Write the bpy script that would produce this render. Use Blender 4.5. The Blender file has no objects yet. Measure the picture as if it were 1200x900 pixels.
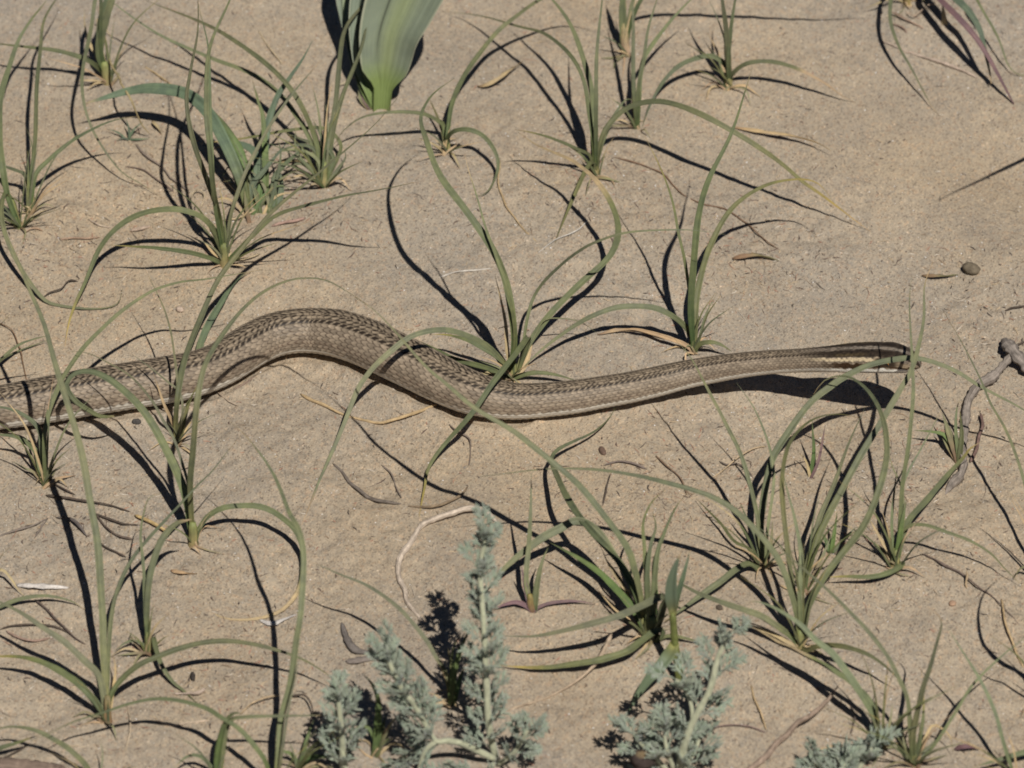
import bpy, math, random
import numpy as np
from mathutils import Vector

# ------------------------------------------------------------------ camera, sky, sun, exposure
scene = bpy.context.scene
PITCH = math.radians(42.0)          # camera looks down by this angle
DIST = 2.5                          # metres from lens to the middle of the view
FRAME_W = 0.42                      # metres across the view at that distance
CP, SP = math.cos(PITCH), math.sin(PITCH)
CAM = np.array([0.0, -DIST * CP, DIST * SP])
FWD = np.array([0.0, CP, -SP]); RIGHT = np.array([1.0, 0, 0]); CUP = np.array([0.0, SP, CP])
cam_data = bpy.data.cameras.new('camera')
cam = bpy.data.objects.new('camera', cam_data)
scene.collection.objects.link(cam)
cam.location = CAM
cam.rotation_euler = (math.pi / 2 - PITCH, 0, 0)
cam_data.sensor_width = 36.0
cam_data.lens = 36.0 * DIST / FRAME_W
cam_data.clip_start = 0.05
cam_data.clip_end = 2000
cam_data.dof.use_dof = True
cam_data.dof.focus_distance = DIST - 0.01
cam_data.dof.aperture_fstop = 14.0
scene.camera = cam

# a vertical stick of height 1 throws a shadow (SX, SY) on the ground
SX, SY = -0.208, 0.511
SUN_EL = math.atan2(1.0, math.hypot(SX, SY))
sun_dir = Vector((-SX, -SY, 1.0)).normalized()       # towards the sun
world = bpy.data.worlds.new('World'); scene.world = world; world.use_nodes = True
wn = world.node_tree; bg = wn.nodes['Background']
sky = wn.nodes.new('ShaderNodeTexSky'); sky.sky_type = 'NISHITA'; sky.sun_disc = False
sky.sun_elevation = SUN_EL; sky.altitude = 2500.0; sky.air_density = 0.45; sky.dust_density = 0.3   # clear dry air: a deep sky, dark shadows
sky.sun_rotation = math.atan2(sun_dir.x, sun_dir.y)
wn.links.new(sky.outputs[0], bg.inputs[0]); bg.inputs[1].default_value = 0.05
sd = bpy.data.lights.new('sun', 'SUN'); sd.energy = 5.0; sd.angle = math.radians(0.53); sd.color = (1.0, 0.965, 0.91)
sun = bpy.data.objects.new('sun', sd); scene.collection.objects.link(sun)
sun.rotation_euler = (-sun_dir).to_track_quat('-Z', 'Y').to_euler()
sun.location = (1, -2, 4)
scene.render.engine = 'CYCLES'; scene.cycles.pixel_filter_type = 'BLACKMAN_HARRIS'; scene.cycles.filter_width = 1.8
scene.view_settings.view_transform = 'Standard'; scene.view_settings.look = 'None'
scene.view_settings.gamma = 1.0; scene.view_settings.exposure = -0.15
scene.view_settings.use_curve_mapping = False

# ------------------------------------------------------------------ helpers
rng = np.random.default_rng(7)
random.seed(11)
MM = FRAME_W / 1200.0               # metres per photograph pixel at the middle of the view

_tab = np.random.default_rng(3).random((256, 256))
def vnoise(x, y):
    x = np.asarray(x, float); y = np.asarray(y, float)
    xi = np.floor(x).astype(int); yi = np.floor(y).astype(int)
    fx = x - xi; fy = y - yi
    fx = fx * fx * (3 - 2 * fx); fy = fy * fy * (3 - 2 * fy)
    g = lambda a, b: _tab[a & 255, b & 255]
    return (g(xi, yi) * (1 - fx) * (1 - fy) + g(xi + 1, yi) * fx * (1 - fy)
            + g(xi, yi + 1) * (1 - fx) * fy + g(xi + 1, yi + 1) * fx * fy) - 0.5
mounds = []                          # (x, y, radius, height): sand heaped round some plants
def gz(x, y):
    """height of the sand"""
    x = np.asarray(x, float); y = np.asarray(y, float)
    z = 0.0075 * vnoise(x / .13 + 5, y / .13 + 9) + 0.0040 * vnoise(x / .045 + 31, y / .045 + 17)
    crust = np.clip(vnoise(x / .06 + 13, y / .05 + 41) * 4 + .1, 0, 1)        # lumpy, crusted patches between smooth ones
    z = z + 0.0013 * vnoise(x / .017 + 71, y / .020 + 3) + (0.0005 + .0009 * crust) * vnoise(x / .0075 + 11, y / .0085 + 57)
    z = z + (0.0004 + .0008 * crust) * vnoise(x / .0034, y / .0036)
    for (mx, my, mr, mh) in mounds:
        z = z + mh * np.exp(-((x - mx) ** 2 + (y - my) ** 2) / mr ** 2)
    return z
def gzs(x, y):
    return float(gz(x, y))

def at(px, py, h=0.0):
    """point whose picture is (px, py) when it stands h picture-pixels above the sand"""
    d = FWD + RIGHT * ((px - 600) * MM / DIST) + CUP * ((450 - py) * MM / DIST)
    z = h * MM / CP
    g = 0.0
    for _ in range(3):
        t = (z + g - CAM[2]) / d[2]
        p = CAM + d * t
        g = gzs(p[0], p[1])
    return p

def spline(P, n):
    """Catmull-Rom through the rows of P, n samples evenly spaced along the curve"""
    P = np.asarray(P, float)
    if len(P) == 2:
        P = np.array([P[0], (P[0] + P[1]) / 2, P[1]])
    Q = np.vstack([2 * P[0] - P[1], P, 2 * P[-1] - P[-2]])
    out = []
    for i in range(len(P) - 1):
        p0, p1, p2, p3 = Q[i:i + 4]
        for t in np.linspace(0, 1, 14, endpoint=False):
            out.append(0.5 * ((2 * p1) + (-p0 + p2) * t + (2 * p0 - 5 * p1 + 4 * p2 - p3) * t * t
                              + (-p0 + 3 * p1 - 3 * p2 + p3) * t ** 3))
    out.append(P[-1]); out = np.array(out)
    L = np.concatenate([[0], np.cumsum(np.linalg.norm(np.diff(out[:, :3], axis=0), axis=1))])
    s = np.linspace(0, L[-1], n)
    return np.stack([np.interp(s, L, out[:, k]) for k in range(P.shape[1])], 1), L[-1]

def link(name, verts, faces, mat, parent=None, origin=None, cols=None, uvs=None, smooth=True):
    me = bpy.data.meshes.new(name)
    o = np.zeros(3) if origin is None else np.asarray(origin)
    V = np.asarray(verts, float) - o
    me.from_pydata(V.tolist(), [], [list(map(int, f)) for f in faces])
    me.materials.append(mat)
    if cols is not None:
        ca = me.color_attributes.new('Col', 'FLOAT_COLOR', 'POINT')
        c4 = np.ones((len(V), 4)); c4[:, :3] = cols
        ca.data.foreach_set('color', c4.ravel())
    if uvs is not None:
        ul = me.uv_layers.new(name='UVMap')
        idx = np.zeros(len(me.loops), int); me.loops.foreach_get('vertex_index', idx)
        ul.data.foreach_set('uv', np.asarray(uvs)[idx].ravel())
    if smooth:
        me.polygons.foreach_set('use_smooth', [True] * len(me.polygons))
    me.update()
    ob = bpy.data.objects.new(name, me)
    scene.collection.objects.link(ob)
    if parent is not None:
        ob.parent = parent
    elif origin is not None:
        ob.location = o
    return ob

def tag(o, label, cat, group=None, kind=None):
    if label: o['label'] = label
    if cat: o['category'] = cat
    if group: o['group'] = group
    if kind: o['kind'] = kind
    return o

def empty(name, loc):
    o = bpy.data.objects.new(name, None); scene.collection.objects.link(o)
    o.location = loc; o.empty_display_size = 0.01
    return o

# ------------------------------------------------------------------ materials
def new_mat(name):
    m = bpy.data.materials.new(name); m.use_nodes = True
    nt = m.node_tree; b = nt.nodes['Principled BSDF']
    return m, nt, b
def N(nt, t, **kw):
    n = nt.nodes.new(t)
    for k, v in kw.items(): setattr(n, k, v)
    return n
def noise(nt, co, scale, detail=3.0, rough=0.55):
    n = N(nt, 'ShaderNodeTexNoise'); n.inputs['Scale'].default_value = scale
    n.inputs['Detail'].default_value = detail; n.inputs['Roughness'].default_value = rough
    nt.links.new(co, n.inputs['Vector']); return n
def ramp(nt, fac, stops):
    r = N(nt, 'ShaderNodeValToRGB'); e = r.color_ramp.elements
    while len(e) < len(stops): e.new(0.5)
    for el, (p, c) in zip(e, stops):
        el.position = p; el.color = (*c, 1) if len(c) == 3 else c
    nt.links.new(fac, r.inputs[0]); return r
def mix(nt, mode, fac, a, b):
    m = N(nt, 'ShaderNodeMix', data_type='RGBA', blend_type=mode)
    if isinstance(fac, (int, float)): m.inputs[0].default_value = fac
    else: nt.links.new(fac, m.inputs[0])
    for sock, v in ((m.inputs[6], a), (m.inputs[7], b)):
        if isinstance(v, tuple): sock.default_value = (*v, 1)
        else: nt.links.new(v, sock)
    return m.outputs[2]
def bump(nt, h, strength, dist, prev=None):
    b = N(nt, 'ShaderNodeBump'); b.inputs['Strength'].default_value = strength
    b.inputs['Distance'].default_value = dist
    nt.links.new(h, b.inputs['Height'])
    if prev is not None: nt.links.new(prev, b.inputs['Normal'])
    return b.outputs[0]

def sand_material():
    m, nt, b = new_mat('sand')
    co = N(nt, 'ShaderNodeTexCoord').outputs['Object']
    big = ramp(nt, noise(nt, co, 14, 4).outputs[0], [(0.32, (0.336, 0.277, 0.208)), (0.68, (0.398, 0.328, 0.244))])
    tone = ramp(nt, noise(nt, co, 5.5, 3).outputs[0], [(0.36, (0.95, 0.985, 1.05)), (0.64, (1.03, 1.0, 0.95))])
    big_o = mix(nt, 'MULTIPLY', 1.0, big.outputs[0], tone.outputs[0])
    mid = ramp(nt, noise(nt, co, 110, 3).outputs[0], [(0.3, (0.92, 0.925, 0.94)), (0.7, (1.05, 1.04, 1.02))])
    c = mix(nt, 'MULTIPLY', 1.0, big_o, mid.outputs[0])
    # single grains: pale, honey, brick and dark ones
    v = N(nt, 'ShaderNodeTexVoronoi'); v.inputs['Scale'].default_value = 1500; nt.links.new(co, v.inputs['Vector'])
    gr = ramp(nt, v.outputs['Color'], [(0.0, (0.38, 0.34, 0.31)), (0.16, (0.68, 0.66, 0.64)), (0.40, (0.96, 0.95, 0.93)),
                                       (0.75, (1.06, 1.04, 1.0)), (0.92, (1.30, 1.22, 1.12)), (1.0, (2.0, 1.95, 1.9))])
    gr.color_ramp.interpolation = 'LINEAR'
    c = mix(nt, 'MULTIPLY', 1.0, c, gr.outputs[0])
    v2 = N(nt, 'ShaderNodeTexVoronoi'); v2.inputs['Scale'].default_value = 760; nt.links.new(co, v2.inputs['Vector'])
    sp = N(nt, 'ShaderNodeSeparateColor'); nt.links.new(v2.outputs['Color'], sp.inputs[0])
    hue = ramp(nt, sp.outputs[1], [(0.0, (1.05, 0.96, 0.90)), (0.2, (1.0, 1.0, 1.0)), (0.75, (0.99, 1.0, 1.01)), (1.0, (0.84, 0.88, 0.94))])
    c = mix(nt, 'MULTIPLY', 0.8, c, hue.outputs[0])
    nt.links.new(c, b.inputs['Base Color'])
    b.inputs['Roughness'].default_value = 0.85
    b.inputs['Specular IOR Level'].default_value = 0.25
    n1 = bump(nt, noise(nt, co, 330, 4, 0.6).outputs[0], 0.4, 0.001)
    n2 = bump(nt, v.outputs['Distance'], 0.6, 0.00045, n1)
    n3 = bump(nt, noise(nt, co, 1900, 2, 0.6).outputs[0], 0.5, 0.0004, n2)
    nt.links.new(n3, b.inputs['Normal'])
    return m

def blade_material(name, rough=0.58, vein=70.0, veinamp=0.10, trans=0.12, blotch=1.0):
    m, nt, b = new_mat(name)
    ca = N(nt, 'ShaderNodeVertexColor'); ca.layer_name = 'Col'
    tc = N(nt, 'ShaderNodeTexCoord'); uv = tc.outputs['UV']
    mp = N(nt, 'ShaderNodeMapping'); mp.inputs['Scale'].default_value = (vein / 8, 1.3, 1); nt.links.new(uv, mp.inputs[0])
    st = noise(nt, mp.outputs[0], 1.6, 3, 0.6)
    r = ramp(nt, st.outputs[0], [(0.30, (1 - veinamp * 2.2,) * 3), (0.72, (1 + veinamp * 2,) * 3)])
    c = mix(nt, 'MULTIPLY', 1.0, ca.outputs[0], r.outputs[0])
    blot = ramp(nt, noise(nt, tc.outputs['Object'], 260, 3).outputs[0], [(0.33, (1 - .20 * blotch, 1 - .20 * blotch, 1 - .17 * blotch)), (0.7, (1 + .16 * blotch, 1 + .13 * blotch, 1 + .04 * blotch))])
    c = mix(nt, 'MULTIPLY', 1.0, c, blot.outputs[0])
    nt.links.new(c, b.inputs['Base Color'])
    b.inputs['Roughness'].default_value = rough
    b.inputs['Specular IOR Level'].default_value = 0.25
    nt.links.new(bump(nt, st.outputs[0], 0.35, 0.0003), b.inputs['Normal'])
    if trans > 0:
        t = N(nt, 'ShaderNodeBsdfTranslucent'); nt.links.new(c, t.inputs[0])
        mx = N(nt, 'ShaderNodeMixShader'); mx.inputs[0].default_value = trans
        nt.links.new(b.outputs[0], mx.inputs[1]); nt.links.new(t.outputs[0], mx.inputs[2])
        nt.links.new(mx.outputs[0], nt.nodes['Material Output'].inputs['Surface'])
    return m

def wood_material():
    m, nt, b = new_mat('dry_wood')
    ca = N(nt, 'ShaderNodeVertexColor'); ca.layer_name = 'Col'
    tc = N(nt, 'ShaderNodeTexCoord')
    mp = N(nt, 'ShaderNodeMapping'); mp.inputs['Scale'].default_value = (9, 1.1, 1); nt.links.new(tc.outputs['UV'], mp.inputs[0])
    n1 = noise(nt, mp.outputs[0], 2.0, 5, 0.7)
    n2 = noise(nt, tc.outputs['Object'], 420, 4, 0.65)
    c = mix(nt, 'MULTIPLY', 1.0, ca.outputs[0], ramp(nt, n1.outputs[0], [(0.34, (0.42, 0.40, 0.38)), (0.5, (0.95,0.95,0.95)), (0.68, (1.3, 1.28, 1.25))]).outputs[0])
    c = mix(nt, 'MULTIPLY', 1.0, c, ramp(nt, n2.outputs[0], [(0.3, (0.72, 0.70, 0.68)), (0.65, (1.15, 1.13, 1.1))]).outputs[0])
    nt.links.new(c, b.inputs['Base Color'])
    b.inputs['Roughness'].default_value = 0.85; b.inputs['Specular IOR Level'].default_value = 0.2
    nt.links.new(bump(nt, n2.outputs[0], 0.6, 0.0006, bump(nt, n1.outputs[0], 0.5, 0.0006)), b.inputs['Normal'])
    return m

def snake_material():
    m, nt, b = new_mat('snake_skin')
    ca = N(nt, 'ShaderNodeVertexColor'); ca.layer_name = 'Col'
    co = N(nt, 'ShaderNodeTexCoord').outputs['Object']
    n1 = noise(nt, co, 900, 3, 0.6)
    c = mix(nt, 'MULTIPLY', 1.0, ca.outputs[0], ramp(nt, n1.outputs[0], [(0.3, (0.86, 0.86, 0.86)), (0.7, (1.12, 1.11, 1.1))]).outputs[0])
    nt.links.new(c, b.inputs['Base Color'])
    b.inputs['Roughness'].default_value = 0.55
    b.inputs['Specular IOR Level'].default_value = 0.2
    nt.links.new(bump(nt, n1.outputs[0], 0.2, 0.0002), b.inputs['Normal'])
    return m

def eye_material():
    m, nt, b = new_mat('eye_glossy')
    ca = N(nt, 'ShaderNodeVertexColor'); ca.layer_name = 'Col'
    nt.links.new(ca.outputs[0], b.inputs['Base Color'])
    b.inputs['Roughness'].default_value = 0.08
    return m

def felt_material():
    m, nt, b = new_mat('wormwood_felt')
    ca = N(nt, 'ShaderNodeVertexColor'); ca.layer_name = 'Col'
    co = N(nt, 'ShaderNodeTexCoord').outputs['Object']
    c = mix(nt, 'MULTIPLY', 1.0, ca.outputs[0], ramp(nt, noise(nt, co, 380, 3).outputs[0], [(0.3, (0.84, 0.86, 0.84)), (0.7, (1.14, 1.13, 1.1))]).outputs[0])
    nt.links.new(c, b.inputs['Base Color'])
    b.inputs['Roughness'].default_value = 0.9; b.inputs['Specular IOR Level'].default_value = 0.15
    b.inputs['Sheen Weight'].default_value = 0.25
    return m

def grain_material():
    m, nt, b = new_mat('sand_grains')
    ca = N(nt, 'ShaderNodeVertexColor'); ca.layer_name = 'Col'
    nt.links.new(ca.outputs[0], b.inputs['Base Color'])
    b.inputs['Roughness'].default_value = 0.45
    return m

M_SAND = sand_material(); M_BLADE = blade_material('sedge_blade'); M_BROAD = blade_material('broad_leaf', 0.5, 260, 0.05, 0.08, 0.25)
M_DRY = blade_material('dry_leaf', 0.75, 60, 0.14, 0.06); M_WOOD = wood_material(); M_SNAKE = snake_material()
M_EYE = eye_material(); M_FELT = felt_material(); M_GRAIN = grain_material()

# ------------------------------------------------------------------ the ground: one sheet to the horizon
def mound(px, py, r, h):
    p = at(px, py); mounds.append((p[0], p[1], r, h))
for a in ((1075, 28, .022, .006), (1110, 35, .015, .003), (128, 98, .012, .002), (262, 312, .02, .0025), (760, 752, .022, .003),
          (1048, 672, .018, .003), (940, 765, .02, .003), (600, 446, .016, .002), (30, 268, .016, .003), (300, 820, .02, .003),
          (700, 212, .012, .002), (854, 106, .010, .002), (226, 642, .014, .002), (126, 850, .014, .002)):
    mound(*a)
def axis(lo, hi, step, far, grow=1.22):
    core = np.arange(lo, hi + step / 2, step); out = []
    x, d = core[-1], step
    while x < far: d *= grow; x += d; out.append(x)
    neg = []; x, d = core[0], step
    while x > -far: d *= grow; x -= d; neg.append(x)
    return np.array(neg[::-1] + list(core) + out)
gx = axis(-0.27, 0.27, 0.00125, 300.0); gy = axis(-0.31, 0.37, 0.00125, 300.0)
GX, GY = np.meshgrid(gx, gy)
GZ = gz(GX, GY)
far = np.clip((np.hypot(GX, GY) - 0.6) / 1.5, 0, 1)
GZ = GZ * (1 - far) + far * (0.05 * vnoise(GX / 3.1, GY / 2.7) * np.clip(np.hypot(GX, GY) / 12, 0, 6))
# the snake's weight: a shallow bed with a low ridge of pushed sand on either side
SN = np.array([  # x, y, radius, height of the middle line (all in picture pixels; height < 0: lies on the sand)
    (-700, 470, 1.2, -1), (-620, 478, 4, -1), (-540, 486, 8, -1), (-450, 470, 12.5, -1), (-360, 452, 17, -1), (-280, 456, 20, -1), (-200, 478, 22.5, -1), (-120, 488, 24, -1),
    (-60, 484, 25, -1), (-20, 480, 25.5, -1), (0, 478, 26, -1), (50, 470, 27.5, -1), (100, 461, 28, -1), (150, 453, 28, -1), (200, 445, 28, -1), (235, 437, 27, -1), (265, 424, 26.5, -1),
    (290, 408, 26.5, -1), (315, 395, 26.5, -1), (340, 389, 26.5, -1), (365, 388, 27, -1), (395, 391, 28.5, -1), (430, 402.5, 29, -1), (460, 416.5, 29, -1), (490, 431.5, 28.5, -1),
    (520, 447, 27.5, -1), (550, 460, 26, -1), (580, 468, 23.5, -1), (610, 471, 21.5, -1), (640, 469, 20.5, 16), (670, 466, 20, 16.5), (700, 461, 19.2, 17), (735, 455, 18.6, 19),
    (770, 447.5, 18, 21), (800, 440, 17, 24), (835, 433.5, 16, 30), (870, 428, 15, 37), (905, 424.5, 14.2, 45), (940, 422.8, 14.2, 53), (970, 421.3, 15.6, 60), (1000, 420, 18.2, 66), (1022, 419.8, 19.2, 70),
    (1042, 420.5, 18.6, 72), (1056, 422, 17, 72.5), (1066, 424.4, 14, 72), (1072, 426.6, 10.5, 71.5), (1076, 429, 6.5, 70.5), (1078, 430.5, 2.0, 70)], float)
_p = np.array([np.append(at(x, y, r * CP * .94), r * MM) for x, y, r, q in SN if q < 0])
_p, _ = spline(_p, 240)
sel = np.where((np.abs(GX) < .42) & (np.abs(GY) < .12))
sx, sy = GX[sel], GY[sel]; dmin = np.full(sx.shape, 9.0); rmin = np.full(sx.shape, .01)
for q in _p:
    d_ = np.hypot(sx - q[0], sy - q[1]); k_ = d_ < dmin; dmin = np.where(k_, d_, dmin); rmin = np.where(k_, q[3], rmin)
u_ = dmin / rmin
GZ[sel] += 0.0013 * np.exp(-((u_ - 1.12) / .22) ** 2) * (1 + 2.0 * vnoise(sx / .011, sy / .011)) - .0006 * np.exp(-(u_ / .8) ** 4)
nx, ny = len(gx), len(gy)
me = bpy.data.meshes.new('ground')
verts = np.stack([GX.ravel(), GY.ravel(), GZ.ravel()], 1)
I = np.arange(nx * ny).reshape(ny, nx)
quads = np.stack([I[:-1, :-1].ravel(), I[:-1, 1:].ravel(), I[1:, 1:].ravel(), I[1:, :-1].ravel()], 1)
me.vertices.add(len(verts)); me.vertices.foreach_set('co', verts.ravel())
me.loops.add(quads.size); me.loops.foreach_set('vertex_index', quads.ravel())
me.polygons.add(len(quads)); me.polygons.foreach_set('loop_start', np.arange(0, quads.size, 4))
me.update(); me.validate()
me.polygons.foreach_set('use_smooth', np.ones(len(quads), bool))
me.materials.append(M_SAND)
ground = bpy.data.objects.new('ground', me); scene.collection.objects.link(ground)
ground['kind'] = 'structure'; ground['label'] = 'pale tan sand with fine loose grains'

# coarse loose grains lying on the sand
def grains(n):
    base = np.array([[1, 0, 0], [0, 1, 0], [-1, 0, 0], [0, -1, 0], [0, 0, 1], [0, 0, -1]], float)
    F = np.array([[0, 1, 4], [1, 2, 4], [2, 3, 4], [3, 0, 4], [1, 0, 5], [2, 1, 5], [3, 2, 5], [0, 3, 5]])
    r = np.random.default_rng(21)
    X = r.uniform(-0.25, 0.25, n); Y = r.uniform(-0.29, 0.34, n)
    S = 0.00016 + 0.00026 * r.random(n) ** 3
    V = np.zeros((n, 6, 3)); C = np.zeros((n, 6, 3))
    pal = np.array([[.62, .58, .52], [.75, .73, .70], [.40, .30, .20], [.46, .33, .22], [.09, .075, .065], [.33, .19, .13], [.30, .27, .25]])
    k = r.choice(len(pal), n, p=[.20, .12, .24, .16, .12, .06, .10])
    Z = gz(X, Y)
    for i in range(6):
        jit = 1 + 0.5 * (r.random((n, 3)) - 0.5)
        V[:, i] = base[i] * S[:, None] * jit + np.stack([X, Y, Z + S * 0.35], 1)
        C[:, i] = pal[k]
    Fa = (F[None] + (np.arange(n) * 6)[:, None, None]).reshape(-1, 3)
    return link('coarse_sand', V.reshape(-1, 3), Fa, M_GRAIN, cols=C.reshape(-1, 3), smooth=False)
tag(grains(15000), 'loose coarse sand grains, pale and dark, strewn over the sand', None, kind='stuff')

# ------------------------------------------------------------------ leaf blades
GREEN = np.array([.136, .149, .073]); GLAUC = np.array([.152, .163, .090]); OLIVE = np.array([.13, .135, .058])
YELL = np.array([.34, .27, .085]); TAN = np.array([.44, .33, .19]); BASE = np.array([.30, .29, .11]); DEEP = np.array([.085, .115, .042])
BLUE = np.array([.120, .155, .098]); PURP = np.array([.155, .098, .100]); BROWN = np.array([.20, .13, .08]); PALE = np.array([.178, .188, .108])
STRAWG = np.array([.23, .22, .12])
KIND = {  # colour stops along the blade
    'g': [(0, BASE * .8), (.07, DEEP * 1.1), (.25, GREEN), (.8, GLAUC), (1, OLIVE)],
    'l': [(0, BASE), (.1, GREEN * 1.1), (.4, PALE), (1, PALE * 1.05)],
    'y': [(0, BASE), (.08, GREEN), (.55, GREEN), (.76, OLIVE * 1.2), (.88, YELL), (1, TAN)],
    't': [(0, BASE * .8), (.08, GREEN), (.48, GREEN), (.58, OLIVE * 1.2), (.64, TAN), (1, TAN * .9)],
    'd': [(0, BROWN * 1.3), (.2, TAN), (.8, TAN * 1.05), (1, TAN * .8)],
    'o': [(0, BASE), (.15, OLIVE), (.6, OLIVE * 1.15), (.9, OLIVE), (1, YELL * .8)],
    'p': [(0, PURP), (.3, PURP * 1.1), (.8, PURP * 1.25), (1, PURP)],
    'b': [(0, BASE), (.12, GREEN * .9), (.3, BLUE), (1, BLUE)],
    'e': [(0, BASE), (.1, DEEP), (.5, np.array([.13, .185, .065])), (1, GREEN)],
    'k': [(0, BROWN), (.3, BROWN * 1.1), (.7, STRAWG), (1, STRAWG)],
}
VIEWUP = np.array([0, -CP * 0.62, 0.5 + SP * 0.5])
lrng = np.random.default_rng(5)
def leaf(parent, origin, pts, w, kind='g', name='leaf', prof=None, mat=None, keel=0.22, across=5, twist=None, sink=True, jitter=True):
    P3 = [at(*p) for p in pts]
    if sink and pts[0][2] <= 2.5:
        d = P3[0] - P3[1]; d = d / np.linalg.norm(d)
        P3 = [P3[0] + np.array([d[0] * .3, d[1] * .3, -1.0]) * 0.004] + P3
    L = sum(np.linalg.norm(P3[i + 1] - P3[i]) for i in range(len(P3) - 1))
    n = int(np.clip(L / MM / 5.0, 12, 46))
    C, L = spline(P3, n)
    t = np.linspace(0, 1, n)
    if jitter:                       # slight kinks of a real blade
        ph = lrng.random(3) * 6.28
        for k in range(3):
            C[:, k] += (0.00035 * np.sin(t * L / 0.021 + ph[k]) + .00018 * np.sin(t * L / .008 + 2 * ph[k])) * np.clip(t * 4, 0, 1)
    T = np.gradient(C, axis=0); T /= np.linalg.norm(T, axis=1)[:, None]
    if twist is None: twist = lrng.uniform(-0.45, 0.45)
    tw0 = lrng.uniform(-0.25, 0.25)
    side = np.cross(T, VIEWUP); ln = np.linalg.norm(side, axis=1)
    for i in range(n):
        if ln[i] < 0.15 and i > 0: side[i] = side[i - 1]
        else: side[i] /= max(ln[i], 1e-6)
        if i > 0 and np.dot(side[i], side[i - 1]) < 0: side[i] = -side[i]
    for _ in range(3):
        side[1:-1] = (side[:-2] + 2 * side[1:-1] + side[2:]) / 4
    side -= T * np.sum(side * T, axis=1)[:, None]; side /= np.linalg.norm(side, axis=1)[:, None]
    nor = np.cross(side, T)
    if np.mean(nor @ VIEWUP) < 0: nor = -nor; side = -side
    ang = tw0 + twist * (t - 0.2) * 2
    ca, sa = np.cos(ang)[:, None], np.sin(ang)[:, None]
    S = side * ca + nor * sa; Nn = nor * ca - side * sa
    if prof is None:
        W = (0.62 + 0.38 * np.clip(t / .18, 0, 1)) * np.where(t > .4, 1 - (np.clip(t - .4, 0, 1) / .6) ** 1.7, 1)
        W = np.maximum(W, 0.07)
        W = W * (1 + .05 * np.sin(t * 40 + lrng.random() * 6))
    else:
        W = np.interp(t, [a for a, _ in prof], [b for _, b in prof])
    W = W * w * 0.88 * MM
    kl = keel * np.interp(t, [0, .1, .6, 1], [2.2, 1.2, 1.0, .5])
    th = np.maximum(W * 0.07, 0.00016) + np.where(t < .08, (0.08 - t) / .08, 0) * W * .25
    xs = np.linspace(-1, 1, across)
    V, UV, col = [], [], []
    stops = KIND[kind]
    tt = t
    cc = np.stack([np.interp(tt, [s[0] for s in stops], [s[1][k] for s in stops]) for k in range(3)], 1)
    if kind in 'glb' and lrng.random() < .5:             # withered tip
        f = np.clip((t - lrng.uniform(.86, .95)) / .05, 0, 1)[:, None]; cc = cc * (1 - f) + TAN * .85 * f
    if kind in 'gloy':                                   # paler and duller stretches
        f = (np.clip(vnoise(t * L / .03 + lrng.random() * 90, t * 0) * 2, -1, 1) * .16)[:, None]; cc = cc * (1 + f * np.array([1.3, 1.0, .7]))
    cc = cc * (1 + lrng.uniform(-.14, .14)) * (1 + lrng.uniform(-.05, .05, 3))
    for i in range(n):
        for x in xs:                                     # upper face
            V.append(C[i] + S[i] * x * W[i] / 2 + Nn[i] * (abs(x) ** 1.3 * kl[i] * W[i] * .9)); UV.append(((x + 1) / 2, t[i] * L / .05))
            col.append(cc[i] * (1 + .10 * (abs(x) > .9) + .10 * (abs(x) < .15)))
        for x in (1, 0, -1):                             # lower face
            V.append(C[i] + S[i] * x * W[i] / 2 * 1.0 + Nn[i] * (abs(x) * kl[i] * W[i] * .9 - th[i] * (1 if x == 0 else .12))); UV.append(((x + 1) / 2, t[i] * L / .05))
            col.append(cc[i] * 0.95)
    m = across + 3; F = []
    for i in range(n - 1):
        a, b = i * m, (i + 1) * m
        for k in range(m):
            k2 = (k + 1) % m
            if k in (across - 1, m - 1):                 # the thin rims
                F.append((a + k, a + k2, b + k2, b + k))
            else:
                F.append((a + k, a + k2, b + k2, b + k))
    e = (n - 1) * m
    F.append(tuple(e + k for k in range(m))); F.append(tuple(range(m - 1, -1, -1)))
    return link(name, V, F, mat or (M_DRY if kind in 'dk' else M_BLADE), parent, origin, np.array(col), np.array(UV))

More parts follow.
